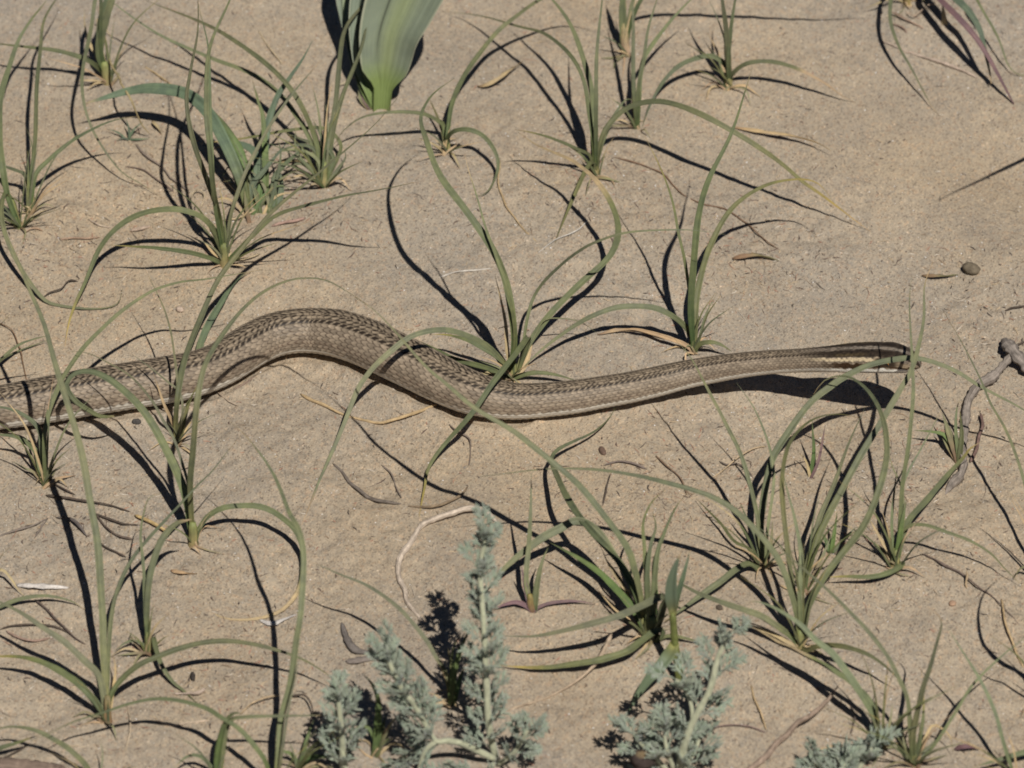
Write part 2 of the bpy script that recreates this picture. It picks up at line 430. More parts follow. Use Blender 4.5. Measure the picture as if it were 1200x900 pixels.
def tube(name, pts, w, colour, mat=None, parent=None, origin=None, sides=8, lift=0.2, ends=0.3, rough=0.07, flat=1.0, knots=0.0, seed=1):
    """an uneven tapered stick through the points; w = width in picture pixels, or one per point"""
    r = np.random.default_rng(seed)
    ws = [w] * len(pts) if np.isscalar(w) else list(w)
    P = np.array([np.append(at(p[0], p[1], (p[2] if len(p) > 2 else 0) + ww * lift * CP), ww) for p, ww in zip(pts, ws)])
    L0 = sum(np.linalg.norm(P[i + 1, :3] - P[i, :3]) for i in range(len(P) - 1))
    n = int(np.clip(L0 / MM / 4.0, 8, 60))
    C, L = spline(P, n); R = C[:, 3] * MM / 2; C = C[:, :3]
    if mat is None:                  # dry sticks are never smooth arcs: small kinks along the way
        kk = r.normal(0, 1, (max(4, n // 4), 3)) * np.array([1, 1, .25])
        for a_ in range(3):
            C[:, a_] += np.interp(np.linspace(0, 1, n), np.linspace(0, 1, len(kk)), kk[:, a_]) * (.0003 + .16 * R.mean())
    T = np.gradient(C, axis=0); T /= np.linalg.norm(T, axis=1)[:, None]
    s = np.cross(T, [0, 0, 1.0]); s /= np.maximum(np.linalg.norm(s, axis=1), 1e-6)[:, None]; u = np.cross(s, T)
    t = np.linspace(0, 1, n)
    R = R * np.interp(t, [0, .04, .96, 1], [ends, 1, 1, ends])
    R = R * (1 + rough * np.interp(t, np.linspace(0, 1, n), r.normal(0, 1, n)))
    if knots: R = R * (1 + knots * np.maximum(0, np.sin(t * L / .009 + r.random() * 6)) ** 8)
    ridge = r.normal(0, 1, sides)
    V, F, UV, col = [], [], [], []
    colour = np.asarray(colour, float)
    for i in range(n):
        for k in range(sides):
            a = 2 * math.pi * k / sides
            rr = R[i] * (1 + rough * .8 * ridge[k] + rough * .25 * r.normal())
            V.append(C[i] + s[i] * math.cos(a) * rr + u[i] * math.sin(a) * rr * flat)
            UV.append((k / sides, t[i] * L / .05)); col.append(colour * (1 + .12 * r.normal()))
    for i in range(n - 1):
        for k in range(sides):
            F.append((i * sides + k, i * sides + (k + 1) % sides, (i + 1) * sides + (k + 1) % sides, (i + 1) * sides + k))
    F.append(tuple(range(sides - 1, -1, -1))); F.append(tuple((n - 1) * sides + k for k in range(sides)))
    o = None
    if parent is None: o = np.array([C[:, 0].mean(), C[:, 1].mean(), gzs(C[:, 0].mean(), C[:, 1].mean())])
    else: o = origin
    return link(name, V, F, mat or M_WOOD, parent, o, np.clip(np.array(col), 0, 1), np.array(UV))

def sheath(parent, origin, base, top, w, c0=(.36, .25, .13), c1=(.22, .25, .09)):
    """the pale husk that wraps the foot of a tuft"""
    A = at(*base) - np.array([0, 0, .004]); B = at(*top)
    n, sides = 7, 10; V, F, UV, col = [], [], [], []
    ax = (B - A) / np.linalg.norm(B - A); s = np.cross(ax, [0, 1, .2]); s /= np.linalg.norm(s); u = np.cross(ax, s)
    r = np.random.default_rng(int(abs(base[0] * 7 + base[1])))
    for i in range(n):
        t = i / (n - 1)
        for k in range(sides):
            a = 2 * math.pi * k / sides
            rr = w * MM / 2 * (1.08 - .35 * t) * (1 + .10 * r.normal()) * (.75 if i == n - 1 else 1)
            V.append(A + (B - A) * t + s * math.cos(a) * rr + u * math.sin(a) * rr * .8); UV.append((k / sides, t * .3))
            col.append((np.array(c0) * (1 - t) + np.array(c1) * t) * (1 + .15 * r.normal()))
    for i in range(n - 1):
        for k in range(sides):
            F.append((i * sides + k, i * sides + (k + 1) % sides, (i + 1) * sides + (k + 1) % sides, (i + 1) * sides + k))
    F.append(tuple((n - 1) * sides + k for k in range(sides)))
    return link('sheath', V, F, M_BLADE, parent, origin, np.clip(np.array(col), 0, 1), np.array(UV))

S = 'sedge_tuft'; CT = 'grass tuft'
def tuft(name, label, cat, base, leaves, sh=None, group='sedge tufts growing on the sand'):
    b = at(base[0], base[1], 0)
    o = empty(name, b); tag(o, label, cat, group)
    for lf in leaves:
        pts, w, kind = lf[:3]
        kw = lf[3] if len(lf) > 3 else {}
        leaf(o, b, pts, w, kind, **kw)
    if cat == CT and group:                               # thatch: dead fibres and thin short blades at the foot
        for _ in range(int(lrng.integers(4, 8))):
            a = lrng.uniform(0, 6.28); ln = lrng.uniform(14, 46); hh = lrng.uniform(1, 9)
            x0, y0 = base[0] + lrng.uniform(-5, 5), base[1] + lrng.uniform(-3, 2)
            dx, dy = math.cos(a) * ln, math.sin(a) * ln * .62
            bx, by = -math.sin(a) * ln * lrng.uniform(-.25, .25), math.cos(a) * ln * lrng.uniform(-.2, .2)
            leaf(o, b, [(x0, y0, 0), (x0 + dx * .5 + bx, y0 + dy * .5 + by - hh, hh), (x0 + dx, y0 + dy - 1, 1)], lrng.uniform(2.0, 4.2), ['d', 'k', 'd'][int(lrng.integers(3))], name='dead_leaf')
        rich = (base[0] < 420 and base[1] < 330) or (base[0] > 850 and base[1] > 600) or base[0] < 60
        for _ in range(int(lrng.integers(5, 10) if rich else lrng.integers(2, 5))):
            a = lrng.uniform(-1.25, 1.25); ln = lrng.uniform(30, 135 if rich else 80)
            x0, y0 = base[0] + lrng.uniform(-4, 4), base[1] - 1
            leaf(o, b, [(x0, y0, 0), (x0 + math.sin(a) * ln * .35, y0 - math.cos(a) * ln * .6, ln * .42), (x0 + math.sin(a) * ln * .9, y0 - math.cos(a) * ln, ln * .66)], lrng.uniform(2.0, 3.6), ['g', 'l', 'y', 'o', 't', 'd'][int(lrng.integers(6))])
    if sh:
        sheath(o, b, (base[0], base[1] + 1, 0), (sh[0], sh[1], sh[2]), sh[3], *(sh[4:]))
    return o

# ------------------------------------------------------------------ the snake
def snake():
    pts = []
    for x, y, r, h in SN:
        hh = r * CP * 0.94 if h < 0 else h
        pts.append(np.append(at(x, y, hh), [r * MM, x]))
    P = np.array(pts)
    C, L = spline(P, 1750)
    Rr, X = C[:, 3], C[:, 4]; C = C[:, :3]
    k = np.ones(25) / 25                                    # even out the sand's small bumps
    for a in range(3):
        pad = np.concatenate([np.full(12, C[0, a]), C[:, a], np.full(12, C[-1, a])])
        sm = np.convolve(pad, k, 'valid'); w = np.clip((1050 - X) / 40, 0, 1); C[:, a] = C[:, a] * (1 - w) + sm * w
    n = len(C)
    T = np.gradient(C, axis=0); T /= np.linalg.norm(T, axis=1)[:, None]
    side = np.cross(T, [0, 0, 1.0]); side /= np.linalg.norm(side, axis=1)[:, None]; up = np.cross(side, T)
    m = 240
    phi = np.linspace(-180, 180, m, endpoint=False)
    ph = np.radians(phi)
    ds = np.linalg.norm(np.diff(C, axis=0), axis=1)
    U = np.concatenate([[0], np.cumsum(ds / (0.30 * (Rr[:-1] + Rr[1:]) / 2 + 0.0004))])[:, None] * np.ones((1, m))
    V = (phi / 11.0)[None, :] * np.ones((n, 1))
    best = np.full((n, m), -1.0); bid = np.zeros((n, m), int); bdu = np.zeros((n, m)); bdv = np.zeros((n, m)); brow = np.zeros((n, m), int)
    jr = np.round(V).astype(int)
    for dj in (-1, 0, 1):
        j = jr + dj; off = 0.5 * (j & 1); i0 = np.round(U - off).astype(int)
        for di in (-1, 0, 1):
            i = i0 + di; du = -(U - (i + off)); dv = V - j        # du > 0 towards the tail
            e = 1 - (np.abs(du) / .95) ** 1.25 - (np.abs(dv) / .74) ** 1.4
            h = np.where(e > 0, 0.35 + 0.55 * du + 0.45 * np.sqrt(np.clip(e, 0, 1)), -1)
            up_ = h > best
            best = np.where(up_, h, best); bid = np.where(up_, (i * 131 + j * 7919) & 4095, bid); bdu = np.where(up_, du, bdu); bdv = np.where(up_, dv, bdv); brow = np.where(up_, j, brow)
    best = np.clip(best, 0, 1.2)
    edge = 1 - np.clip(1 - (np.abs(bdu) / .95) ** 1.25 - (np.abs(bdv) / .74) ** 1.4, 0, 1)     # 1 at the rim of a scale
    aphi = np.abs(phi)[None, :] * np.ones((n, 1)); Xg = X[:, None] * np.ones((1, m))
    head = np.clip((Xg - 985) / 25, 0, 1)
    belly = np.clip((aphi - 122) / 8, 0, 1)
    # ventral plates instead of small scales below
    vent = 0.5 + 0.5 * np.cos(2 * math.pi * U)
    relief = (best - .6) * 0.050 * (1 - belly) + belly * (vent - .5) * .02
    relief = relief * (1 - head * .55)
    # cross-section
    lat = np.ones((n, m)); vert = np.ones((n, m))
    s, c = np.sin(ph)[None, :], np.cos(ph)[None, :]
    flat = np.where(c < 0, 0.93, 1.0)
    hx = np.clip((X - 955) / 55, 0, 1)[:, None]
    ex = 2.0 + 0.7 * hx
    rad = (np.abs(s) ** ex + np.abs(c) ** ex) ** (-1 / ex)
    vtop = 1 - 0.17 * hx; vbot = 1 - 0.30 * hx
    vs = np.where(c > 0, vtop, vbot * flat)
    lw = 1 + 0.02 * hx
    # brow ridge over the eye, loreal hollow in front of it
    brow_b = 0.07 * np.exp(-((Xg - 1044) / 9) ** 2) * np.exp(-((aphi - 48) / 12) ** 2)
    lore = -0.08 * np.exp(-((Xg - 1058) / 7) ** 2) * np.exp(-((aphi - 72) / 14) ** 2)
    jaw = -0.05 * np.exp(-((aphi - 116) / 3.0) ** 2) * np.clip((Xg - 1005) / 12, 0, 1)
    rel = 1 + relief + brow_b + lore + jaw
    R2 = Rr[:, None] * rad * rel
    Vx = C[:, None, :] + side[:, None, :] * (R2 * s * lw)[..., None] + up[:, None, :] * (R2 * c * vs)[..., None]
    # ---- colours
    r = np.random.default_rng(2); rnd = r.random(4096)[bid]; rnd2 = r.random(4096)[bid]
    def mixc(a, b, f): return a * (1 - f[..., None]) + np.asarray(b) * f[..., None]
    def sm(x, a, b): t_ = np.clip((x - a) / (b - a), 0, 1); return t_ * t_ * (3 - 2 * t_)
    col = np.ones((n, m, 3)) * np.array([.262, .212, .156])
    col = mixc(col, [.262, .210, .150], 1 - sm(aphi, 20, 34))                    # back a little darker
    col = mixc(col, [.34, .28, .215], sm(aphi, 70, 108) * .75)                   # paler low on the flank
    col = col * (0.76 + 0.48 * rnd)[..., None]
    col = col * (1 - .52 * sm(edge, .62, .98))[..., None]                         # dark skin between scales
    col = col * (1 + .30 * sm(bdu, .1, .6) * (1 - sm(edge, .6, .9)))[..., None]
    wob = 3.0 * (vnoise(U * .21, V * 0 + 3) * 2)
    dark = np.array([.020, .014, .010])
    onback = (aphi < 21)
    dash = onback * sm(edge, .30, .55) * (rnd > .10) * (bdu < .45)
    col = mixc(col, dark, .38 * dash)
    def dashes(mid, wid, offs, duty):
        return np.exp(-((aphi + wob * .35 - mid) / wid) ** 2) * sm(np.cos(2 * math.pi * (U + offs + (aphi - mid) / 11.0 * .55)), duty, duty + .6) * (.8 + .2 * rnd)
    col = mixc(col, dark, np.clip(2.0 * dashes(5.5, 3.2, .0, -.1) * (rnd2 > .18), 0, .96))
    col = mixc(col, dark, np.clip(1.3 * dashes(0.0, 2.2, .25, .1) * (rnd2 > .45), 0, .9))
    col = mixc(col, dark, np.clip(1.10 * 1.6 * dashes(14.5, 2.8, .5, .0) * (rnd2 > .35), 0, .9))
    col = mixc(col, dark, np.clip(2.0 * dashes(23.5, 4.2, .25, -.75), 0, .97))
    spk = ((aphi > 32) & (aphi < 92)) * (rnd2 > .62) * sm(edge, .5, .85)
    col = mixc(col, [.10, .075, .055], .65 * spk)
    lowd = np.exp(-((aphi - 78) / 5) ** 2) * sm(edge, .3, .7)
    col = mixc(col, [.16, .11, .08], lowd * .55)
    zig = 5.5 * (np.abs(np.mod(U, 1.0) - .5) * 2 - .5) + 5 * (rnd2 - .5) - 9 * sm(Xg, 235, 285) * (1 - sm(Xg, 530, 590))
    col = mixc(col, np.array([.72, .68, .59]), sm(aphi + zig, 90, 96) * (.82 + .18 * rnd))                # belly
    col = col * np.array([.90, .875, .85])
    # neck and head stripes
    nk = sm(Xg, 925, 975)
    def band(mid, wid, soft=2.5): return 1 - sm(np.abs(aphi - mid), wid - soft, wid + soft)
    wv = vnoise(U * 1.1, V * .7) * 2
    col = mixc(col, [.175, .140, .108], nk * (1 - sm(aphi, 12, 18)) * .85)
    for a_, w_ in ((5, 1.6), (15, 1.8)):
        col = mixc(col, [.27, .235, .19], sm(Xg, 985, 1000) * band(a_ + 3 * wv, w_, 1.2) * .8)
        col = mixc(col, dark, sm(Xg, 985, 1000) * band(a_ + 4.2 + 3 * wv, 1.6, 1.2) * .85)
    col = mixc(col, [.030, .021, .014], nk * band(26 + 2 * wv, 15, 3) * (.80 + .18 * sm(Xg, 940, 990)))
    col = mixc(col, [.10, .07, .03], sm(Xg, 975, 990) * band(32, 6, 3) * (1 - sm(Xg, 1012, 1028)) * .4)
    col = mixc(col, [.56, .45, .285], sm(Xg, 945, 982) * band(50 + 4 * wv + 2.0 * np.sin(Xg / 1.3), 6.0, 2) * (1 - sm(Xg, 1030, 1040)))
    col = mixc(col, [.050, .027, .013], sm(Xg, 960, 990) * band(76 + 6 * wv, 10, 2.5))
    col = mixc(col, [.045, .03, .02], sm(Xg, 1028, 1036) * band(60, 17, 4) * (1 - sm(Xg, 1054, 1062)))   # dark mask round the eye
    col = mixc(col, [.30, .23, .15], sm(Xg, 1052, 1058) * band(66, 12, 4) * (1 - sm(Xg, 1066, 1070)))
    col = mixc(col, [.86, .82, .72], sm(Xg, 960, 990) * band(102 + 8 * wv + 4 * np.sin(Xg / 3.2), 10, 2))
    col = mixc(col, [.10, .075, .06], sm(Xg, 1004, 1015) * band(116, 2.4, 1.2))
    col = mixc(col, [.55, .50, .42], sm(Xg, 1000, 1015) * band(129, 10, 3) * .8)
    mott = vnoise(Xg / 3.4 + 9, aphi / 7.0) + .6 * vnoise(Xg / 1.6, aphi / 3.5 + 40)
    col = col * (1 + .9 * mott * sm(Xg, 950, 985) * (aphi < 48))[..., None]
    col = col * (1 - .45 * sm(edge, .60, .95) * sm(Xg, 915, 960) * (1 - .6 * sm(Xg, 1010, 1030)))[..., None]
    plate = np.clip(np.abs(np.sin((Xg - 1000) / 8.5)) * 8, 0, 1)
    col = col * (1 - sm(Xg, 1005, 1015) * (1 - plate) * .55 * (aphi < 45))[..., None]
    col = mixc(col, [.055, .042, .034], sm(Xg, 1057, 1061) * (1 - sm(Xg, 1064, 1067)) * (aphi < 60) * .5)
    Vx = Vx.reshape(-1, 3); I = np.arange(n * m).reshape(n, m)
    q = np.stack([I[:-1, :], np.roll(I, -1, 1)[:-1, :], np.roll(I, -1, 1)[1:, :], I[1:, :]], -1).reshape(-1, 4)
    org = np.array([C[n // 2, 0], C[n // 2, 1], 0.0])
    meb = bpy.data.meshes.new('body')
    meb.vertices.add(len(Vx) + 2)
    allv = np.vstack([Vx, C[0], C[-1] + T[-1] * .0003]) - org
    meb.vertices.foreach_set('co', allv.ravel())
    caps = np.array([[len(Vx), I[0, (k + 1) % m], I[0, k]] for k in range(m)] + [[len(Vx) + 1, I[-1, k], I[-1, (k + 1) % m]] for k in range(m)])
    lv = np.concatenate([q.ravel(), caps.ravel()])
    meb.loops.add(len(lv)); meb.loops.foreach_set('vertex_index', lv)
    meb.polygons.add(len(q) + len(caps))
    ls = np.concatenate([np.arange(len(q)) * 4, len(q) * 4 + np.arange(len(caps)) * 3]); meb.polygons.foreach_set('loop_start', ls)
    meb.update(); meb.validate()
    meb.polygons.foreach_set('use_smooth', np.ones(len(meb.polygons), bool))
    ca = meb.color_attributes.new('Col', 'FLOAT_COLOR', 'POINT')
    c4 = np.ones((len(allv), 4)); c4[:len(Vx), :3] = np.clip(col.reshape(-1, 3), 0, 1); c4[-2:, :3] = (.3, .25, .2)
    ca.data.foreach_set('color', c4.ravel())
    meb.materials.append(M_SNAKE)
    root = bpy.data.objects.new('snake', None); scene.collection.objects.link(root); root.location = org
    tag(root, 'slender grey-brown striped snake crossing the sand with its head raised', 'snake')
    b = bpy.data.objects.new('body', meb); scene.collection.objects.link(b); b.parent = root
    # eyes
    ie = int(np.argmin(np.abs(X - 1045)))
    for sg in (1, -1):
        a = math.radians(66) * sg
        rr = Rr[ie]
        cen = C[ie] + side[ie] * math.sin(a) * rr * .86 + up[ie] * math.cos(a) * rr * .80
        out = side[ie] * sg
        V2, F2, cl = [], [], []; nu, nv = 14, 20; re = 4.4 * MM
        for i in range(nu + 1):
            th = math.pi * i / nu
            for k_ in range(nv):
                la = 2 * math.pi * k_ / nv
                d = out * math.cos(th) + (up[ie] * math.cos(la) + T[ie] * math.sin(la)) * math.sin(th)
                V2.append(cen + d * re)
                cl.append((.008, .006, .005) if th < .62 else ((.34, .17, .05) if th < 1.15 else (.05, .035, .025)))
        for i in range(nu):
            for k_ in range(nv):
                F2.append((i * nv + k_, i * nv + (k_ + 1) % nv, (i + 1) * nv + (k_ + 1) % nv, (i + 1) * nv + k_))
        link('eye', V2, F2, M_EYE, b, org, np.array(cl))
snake()
# ------------------------------------------------------------------ sedge tufts: (x, y, height) along each blade
tuft(S, 'sedge tuft near the top left corner with a thick upright shoot', CT, (127, 99), [
    ([(125,90,4),(117,60,30),(122,25,58),(132,-10,88),(142,-60,122)], 12, 'g'),
    ([(123,92,2),(116,62,26),(116,30,52),(124,0,80),(136,-40,110)], 8, 'g'),
    ([(122,88,2),(105,73,24),(70,62,36),(30,56,40),(-20,50,40)], 7, 'o'),
    ([(124,92,2),(118,50,40),(119,0,80),(117,-20,92),(112,5,82),(108,30,74),(98,75,70),(96,105,65),(101,135,52),(114,165,34),(140,200,15),(165,215,6),(195,233,0)], 5.5, 'g'),
    ([(124,96,1),(118,80,10),(110,62,18),(103,48,24),(99,30,30),(98,10,36)], 5, 'd'),
    ([(128,96,1),(124,70,8),(117,45,22),(115,20,40),(128,40,20),(140,55,10)], 2.4, 'd')], (122, 72, 20, 13))
tuft(S, 'sedge tuft at the left edge with one thin upright blade and one arching right', CT, (36, 252), [
    ([(36,250,0),(36,215,22),(40,178,44),(43,100,65),(47,55,72),(52,26,72),(66,0,66),(80,-25,55)], 6, 'g'),
    ([(36,240,2),(37,200,30),(37,170,46),(30,148,52)], 3, 'g'),
    ([(36,245,2),(42,208,28),(54,192,38),(76,172,48),(96,159,56),(130,143,68),(162,135,76)], 7, 'g'),
    ([(35,240,2),(30,206,24),(16,198,30),(-25,186,30)], 6, 'g')], (36, 205, 26, 10))
tuft(S, 'sedge tuft at the left edge with a curled blade drooping over the sand below it', CT, (24, 268), [
    ([(24,268,0),(10,232,28),(3,195,52),(0,160,64),(3,110,74),(18,56,80),(36,24,84),(56,-4,80)], 9, 'g'),
    ([(22,262,2),(14,235,22),(8,226,32),(3,238,36),(2,255,36),(8,280,30),(26,318,16),(48,349,4),(66,358,1),(112,363,1),(138,358,2),(145,340,6)], 6.5, 'g'),
    ([(22,262,2),(8,222,30),(-4,205,40),(-25,195,44)], 6, 'g')], (12, 232, 26, 12))
tuft(S, 'dense sedge tuft left of the broad grey-green leaf, its blades fanning out', CT, (379, 221), [
    ([(379,216,0),(365,165,25),(345,130,38),(320,104,40),(286,82,40),(240,66,36),(190,43,42),(134,4,58),(110,-15,65)], 6.5, 'l'),
    ([(379,216,0),(368,160,30),(346,112,62),(312,75,72),(266,42,70),(220,20,60),(170,0,50)], 7, 'g'),
    ([(381,218,0),(386,166,28),(393,120,50),(398,66,68),(406,34,74),(426,6,76),(442,-20,70)], 7, 'g'),
    ([(382,218,0),(390,158,30),(402,116,48),(416,80,62),(426,50,74),(431,10,86),(433,-18,92)], 7, 'g'),
    ([(381,216,1),(398,178,14),(396,164,20),(384,152,28),(365,149,30),(328,153,27),(304,158,23),(270,164,18),(236,168,14)], 5, 'y'),
    ([(379,214,1),(385,186,14),(370,170,22),(352,162,26),(335,156,28)], 7, 'g'),
    ([(379,216,1),(376,160,32),(372,128,50),(364,96,62)], 4, 'g'), ([(380,216,1),(384,158,34),(380,112,56)], 3, 'l'),
    ([(378,216,1),(372,180,18),(352,170,24),(322,178,24)], 6, 'g'), ([(380,214,1),(390,188,16),(380,170,28),(366,140,44)], 6, 'g'),
    ([(378,216,1),(362,196,12),(348,192,14),(330,200,8)], 5, 'g'), ([(380,216,1),(372,190,14),(356,178,22),(336,176,24),(312,184,20)], 5, 'l'), ([(382,216,1),(396,196,10),(404,184,14),(402,172,20)], 5, 'g'),
    ([(378,218,1),(366,200,10),(352,186,18),(346,168,28),(348,146,40)], 5, 'g'), ([(381,218,1),(378,180,22),(384,150,36),(394,128,46)], 5, 'l'), ([(379,218,1),(360,205,8),(340,208,8),(322,214,4)], 4, 'd')], (380, 190, 18, 9))
tuft(S, 'tall sedge tuft above the snake, its two long blades leaving the top edge', CT, (263, 312), [
    ([(263,308,0),(258,262,38),(250,226,85),(246,180,125),(241,130,152),(244,74,172),(252,40,180),(270,0,185),(285,-40,185)], 7, 'g'),
    ([(262,308,0),(258,258,40),(242,206,85),(228,165,118),(219,120,145),(223,86,158),(231,40,172),(230,-20,185)], 7, 'g'),
    ([(262,306,0),(252,230,75),(247,170,120),(245,100,150),(243,60,165),(236,20,175),(231,-10,180)], 5, 'g'),
    ([(266,304,0),(270,262,28),(275,238,45),(285,206,62),(300,176,76),(322,138,88),(345,105,95),(378,70,98)], 5.5, 'l'),
    ([(267,306,1),(300,274,35),(324,254,52),(360,242,75),(400,232,95),(440,224,113),(487,212,132)], 7, 'g'),
    ([(261,307,0),(256,280,26),(240,258,50),(220,248,60),(200,245,64),(175,248,62),(152,258,56),(130,276,46),(114,298,34),(100,330,20),(88,356,10),(80,380,4),(74,410,0)], 8, 'y'),
    ([(259,309,1),(236,299,20),(212,293,34),(180,289,44),(156,288,46),(128,287,48)], 6.5, 'y'),
    ([(261,306,1),(252,285,14),(240,268,26),(226,255,34)], 5, 'g'), ([(260,308,1),(244,290,10),(232,272,18)], 4, 'd')], (262, 285, 20, 12))
tuft(S, 'sedge tuft right of the broad grey-green leaf with one blade curled into a hook', CT, (523, 181), [
    ([(523,178,0),(525,155,18),(530,123,30),(543,93,38),(560,67,42),(583,37,48),(607,17,60),(635,-2,74),(680,-20,85),(730,-15,90)], 7, 'g'),
    ([(522,172,1),(520,150,14),(513,142,22),(493,133,34),(460,132,42),(427,138,40),(405,152,30),(393,168,20)], 7, 'g'),
    ([(524,174,1),(525,162,14),(533,153,28),(548,151,34),(564,157,32),(576,170,26),(583,186,18),(582,202,10),(574,220,5),(564,229,2),(556,228,1)], 6.5, 'g'),
    ([(521,176,1),(516,150,12),(508,128,18),(500,112,24)], 4, 'o')], (525, 155, 15, 8))
tuft(S, 'sedge tuft in the upper middle whose longest blade arches down to the right', CT, (698, 208), [
    ([(698,203,0),(706,160,38),(720,138,54),(736,126,64),(756,121,72),(780,121,80),(806,128,86),(832,140,86),(866,160,78),(892,176,68),(916,192,56),(940,212,42),(960,226,32),(1000,256,10),(1022,271,0)], 8.5, 'y'),
    ([(697,204,0),(695,167,30),(690,133,52),(683,93,76),(667,63,85),(640,42,72),(613,32,55),(583,23,36),(550,16,16),(518,13,0)], 6, 'g'),
    ([(697,203,0),(695,167,26),(695,117,52),(687,77,70),(670,33,86),(647,0,94),(620,-25,95)], 8, 'g'),
    ([(698,203,0),(698,156,42),(698,120,70),(700,70,100),(705,12,132),(708,-30,150)], 6, 'g'),
    ([(697,203,1),(691,183,18),(680,176,30),(660,167,42),(640,160,50),(620,155,58),(604,152,66)], 6, 'y'),
    ([(698,204,0),(694,190,14),(686,198,18),(676,222,15),(664,250,10),(654,272,4),(648,288,0)], 6.5, 'o'),
    ([(698,203,1),(706,165,30),(722,130,48),(734,116,55),(742,119,54)], 7, 'g')], (698, 178, 18, 10))
tuft(S, 'slim sedge tuft between the top edge and the longest arching blade', CT, (746, 152), [
    ([(746,150,0),(744,112,32),(743,70,56),(742,30,74),(740,0,86),(738,-30,95)], 6, 'g'),
    ([(747,150,0),(748,108,34),(752,76,50),(760,58,56),(780,30,64),(798,10,70),(825,-15,78)], 6.5, 'g'),
    ([(747,150,0),(748,100,40),(754,70,60),(760,36,78),(770,4,94),(776,-20,105)], 5, 'g'),
    ([(745,150,0),(738,122,14),(728,105,22)], 3, 'd')], (746, 128, 14, 9))
tuft(S, 'sedge tuft at the top edge with a thick tan sheath at its foot', CT, (734, 66), [
    ([(733,62,0),(731,30,24),(731,0,48),(733,-40,80)], 11, 'g'), ([(733,60,0),(736,30,24),(742,0,44),(752,-30,70)], 7, 'g'),
    ([(734,58,0),(742,20,34),(760,-10,56),(800,-22,66),(880,-18,66),(960,-12,62),(1040,-10,55)], 6, 'g')], (731, 26, 26, 12, (.40, .25, .18), (.32, .28, .14)))
tuft(S, 'sedge tuft at the upper right of centre with a tan-tipped blade lying to the right', CT, (854, 104), [
    ([(854,100,0),(852,80,16),(838,68,28),(824,67,32),(800,76,32),(782,92,26),(768,112,14),(758,132,5),(752,148,0)], 7, 'g'),
    ([(855,98,1),(858,87,14),(873,75,30),(897,72,36),(923,77,34),(947,87,28),(970,100,18),(987,113,7),(1003,121,0)], 6.5, 't'),
    ([(854,100,0),(853,66,34),(850,30,66),(847,0,92),(844,-40,120)], 8, 'g'),
    ([(855,100,0),(855,66,34),(857,30,64),(861,0,88),(868,-30,110)], 6, 'g'),
    ([(853,100,0),(851,60,34),(850,44,48),(840,18,72),(828,-4,90)], 3, 'l'), ([(852,102,1),(846,78,8),(838,56,12),(828,38,14)], 5, 'd')], (854, 78, 18, 10))
tuft(S, 'sedge tuft right behind the middle of the snake with a tall upright blade', CT, (813, 414), [
    ([(812,412,0),(809,370,38),(810,338,65),(814,290,104),(820,250,132),(832,210,160),(856,160,190),(872,112,215),(881,82,225)], 9, 'g'),
    ([(814,412,0),(815,370,28),(818,338,44),(826,304,56),(836,280,64),(850,256,72),(866,238,77),(886,224,81),(906,215,84),(930,211,85),(948,212,82),(962,219,76),(978,240,62)], 8, 'y'),
    ([(810,410,0),(808,360,40),(802,308,78),(794,272,98),(788,240,112),(780,212,124),(770,186,132),(757,158,140)], 4.5, 'y'),
    ([(813,410,1),(808,392,14),(798,380,26),(784,370,36),(766,362,42),(744,360,44),(720,362,44),(696,370,40),(676,380,34),(652,396,24),(630,414,14),(606,438,3)], 8, 'l'),
    ([(813,412,1),(818,406,8),(826,403,14),(838,403,16),(848,407,14),(857,413,10)], 7, 'g'),
    ([(811,412,1),(803,404,6),(788,398,9),(765,391,9),(742,386,8),(722,388,3)], 6, 'd')], (812, 388, 16, 10))
tuft(S, 'dense sedge tuft in the bend behind the snake at the middle of the picture', CT, (600, 446), [
    ([(597,442,0),(602,405,35),(600,370,65),(593,328,95),(576,290,125),(545,245,150),(515,205,162),(499,167,164),(493,142,158),(500,123,154),(512,108,150),(533,92,146)], 10, 'g'),
    ([(598,440,0),(603,400,40),(596,345,90),(580,297,125),(568,266,145),(558,228,165),(550,200,178),(546,182,188)], 4.5, 'g'),
    ([(604,440,0),(612,420,8),(622,400,18),(634,382,28),(650,362,38),(680,332,46),(706,308,54),(718,292,58),(724,272,60),(722,252,64),(713,230,68),(697,209,68),(672,190,62),(650,180,56),(628,170,50),(606,155,46)], 8.5, 't'),
    ([(598,438,1),(590,425,16),(567,403,42),(533,390,62),(507,388,70),(480,395,72),(457,413,66),(437,433,58),(420,457,46),(407,487,32),(390,527,18),(372,568,8),(350,620,0)], 7.5, 'l'),
    ([(596,440,1),(584,422,14),(566,410,24),(546,399,30),(524,393,30),(505,393,26)], 6.5, 'y'),
    ([(606,440,0),(616,408,26),(618,396,42),(608,410,52),(592,430,56),(576,450,54),(560,474,46),(546,492,37),(528,512,26),(512,532,17),(502,550,10),(498,570,5),(494,590,2),(490,616,0)], 7.5, 'y'),
    ([(604,440,0),(612,415,14),(618,374,32),(624,350,42),(636,330,58),(656,310,80),(676,295,100),(700,283,118),(740,272,135),(800,271,148),(850,276,150)], 4.5, 'l'),
    ([(600,445,1),(616,439,8),(632,437,12),(652,439,12),(678,446,6)], 6.5, 'g'),
    ([(600,442,0),(594,414,22),(592,380,48),(586,350,72),(580,324,90)], 5.5, 'd'),
    ([(594,444,1),(575,434,5),(536,422,7),(510,408,8),(488,397,6)], 7, 'o'),
    ([(606,440,0),(630,390,30),(640,376,34),(656,374,34),(680,378,26),(702,393,16)], 2.4, 'g'),
    ([(604,442,0),(615,430,5),(622,412,10),(626,398,13)], 7, 'd'), ([(590,446,0),(578,436,4),(556,440,4),(540,436,3)], 5, 'd')], (601, 424, 14, 11))
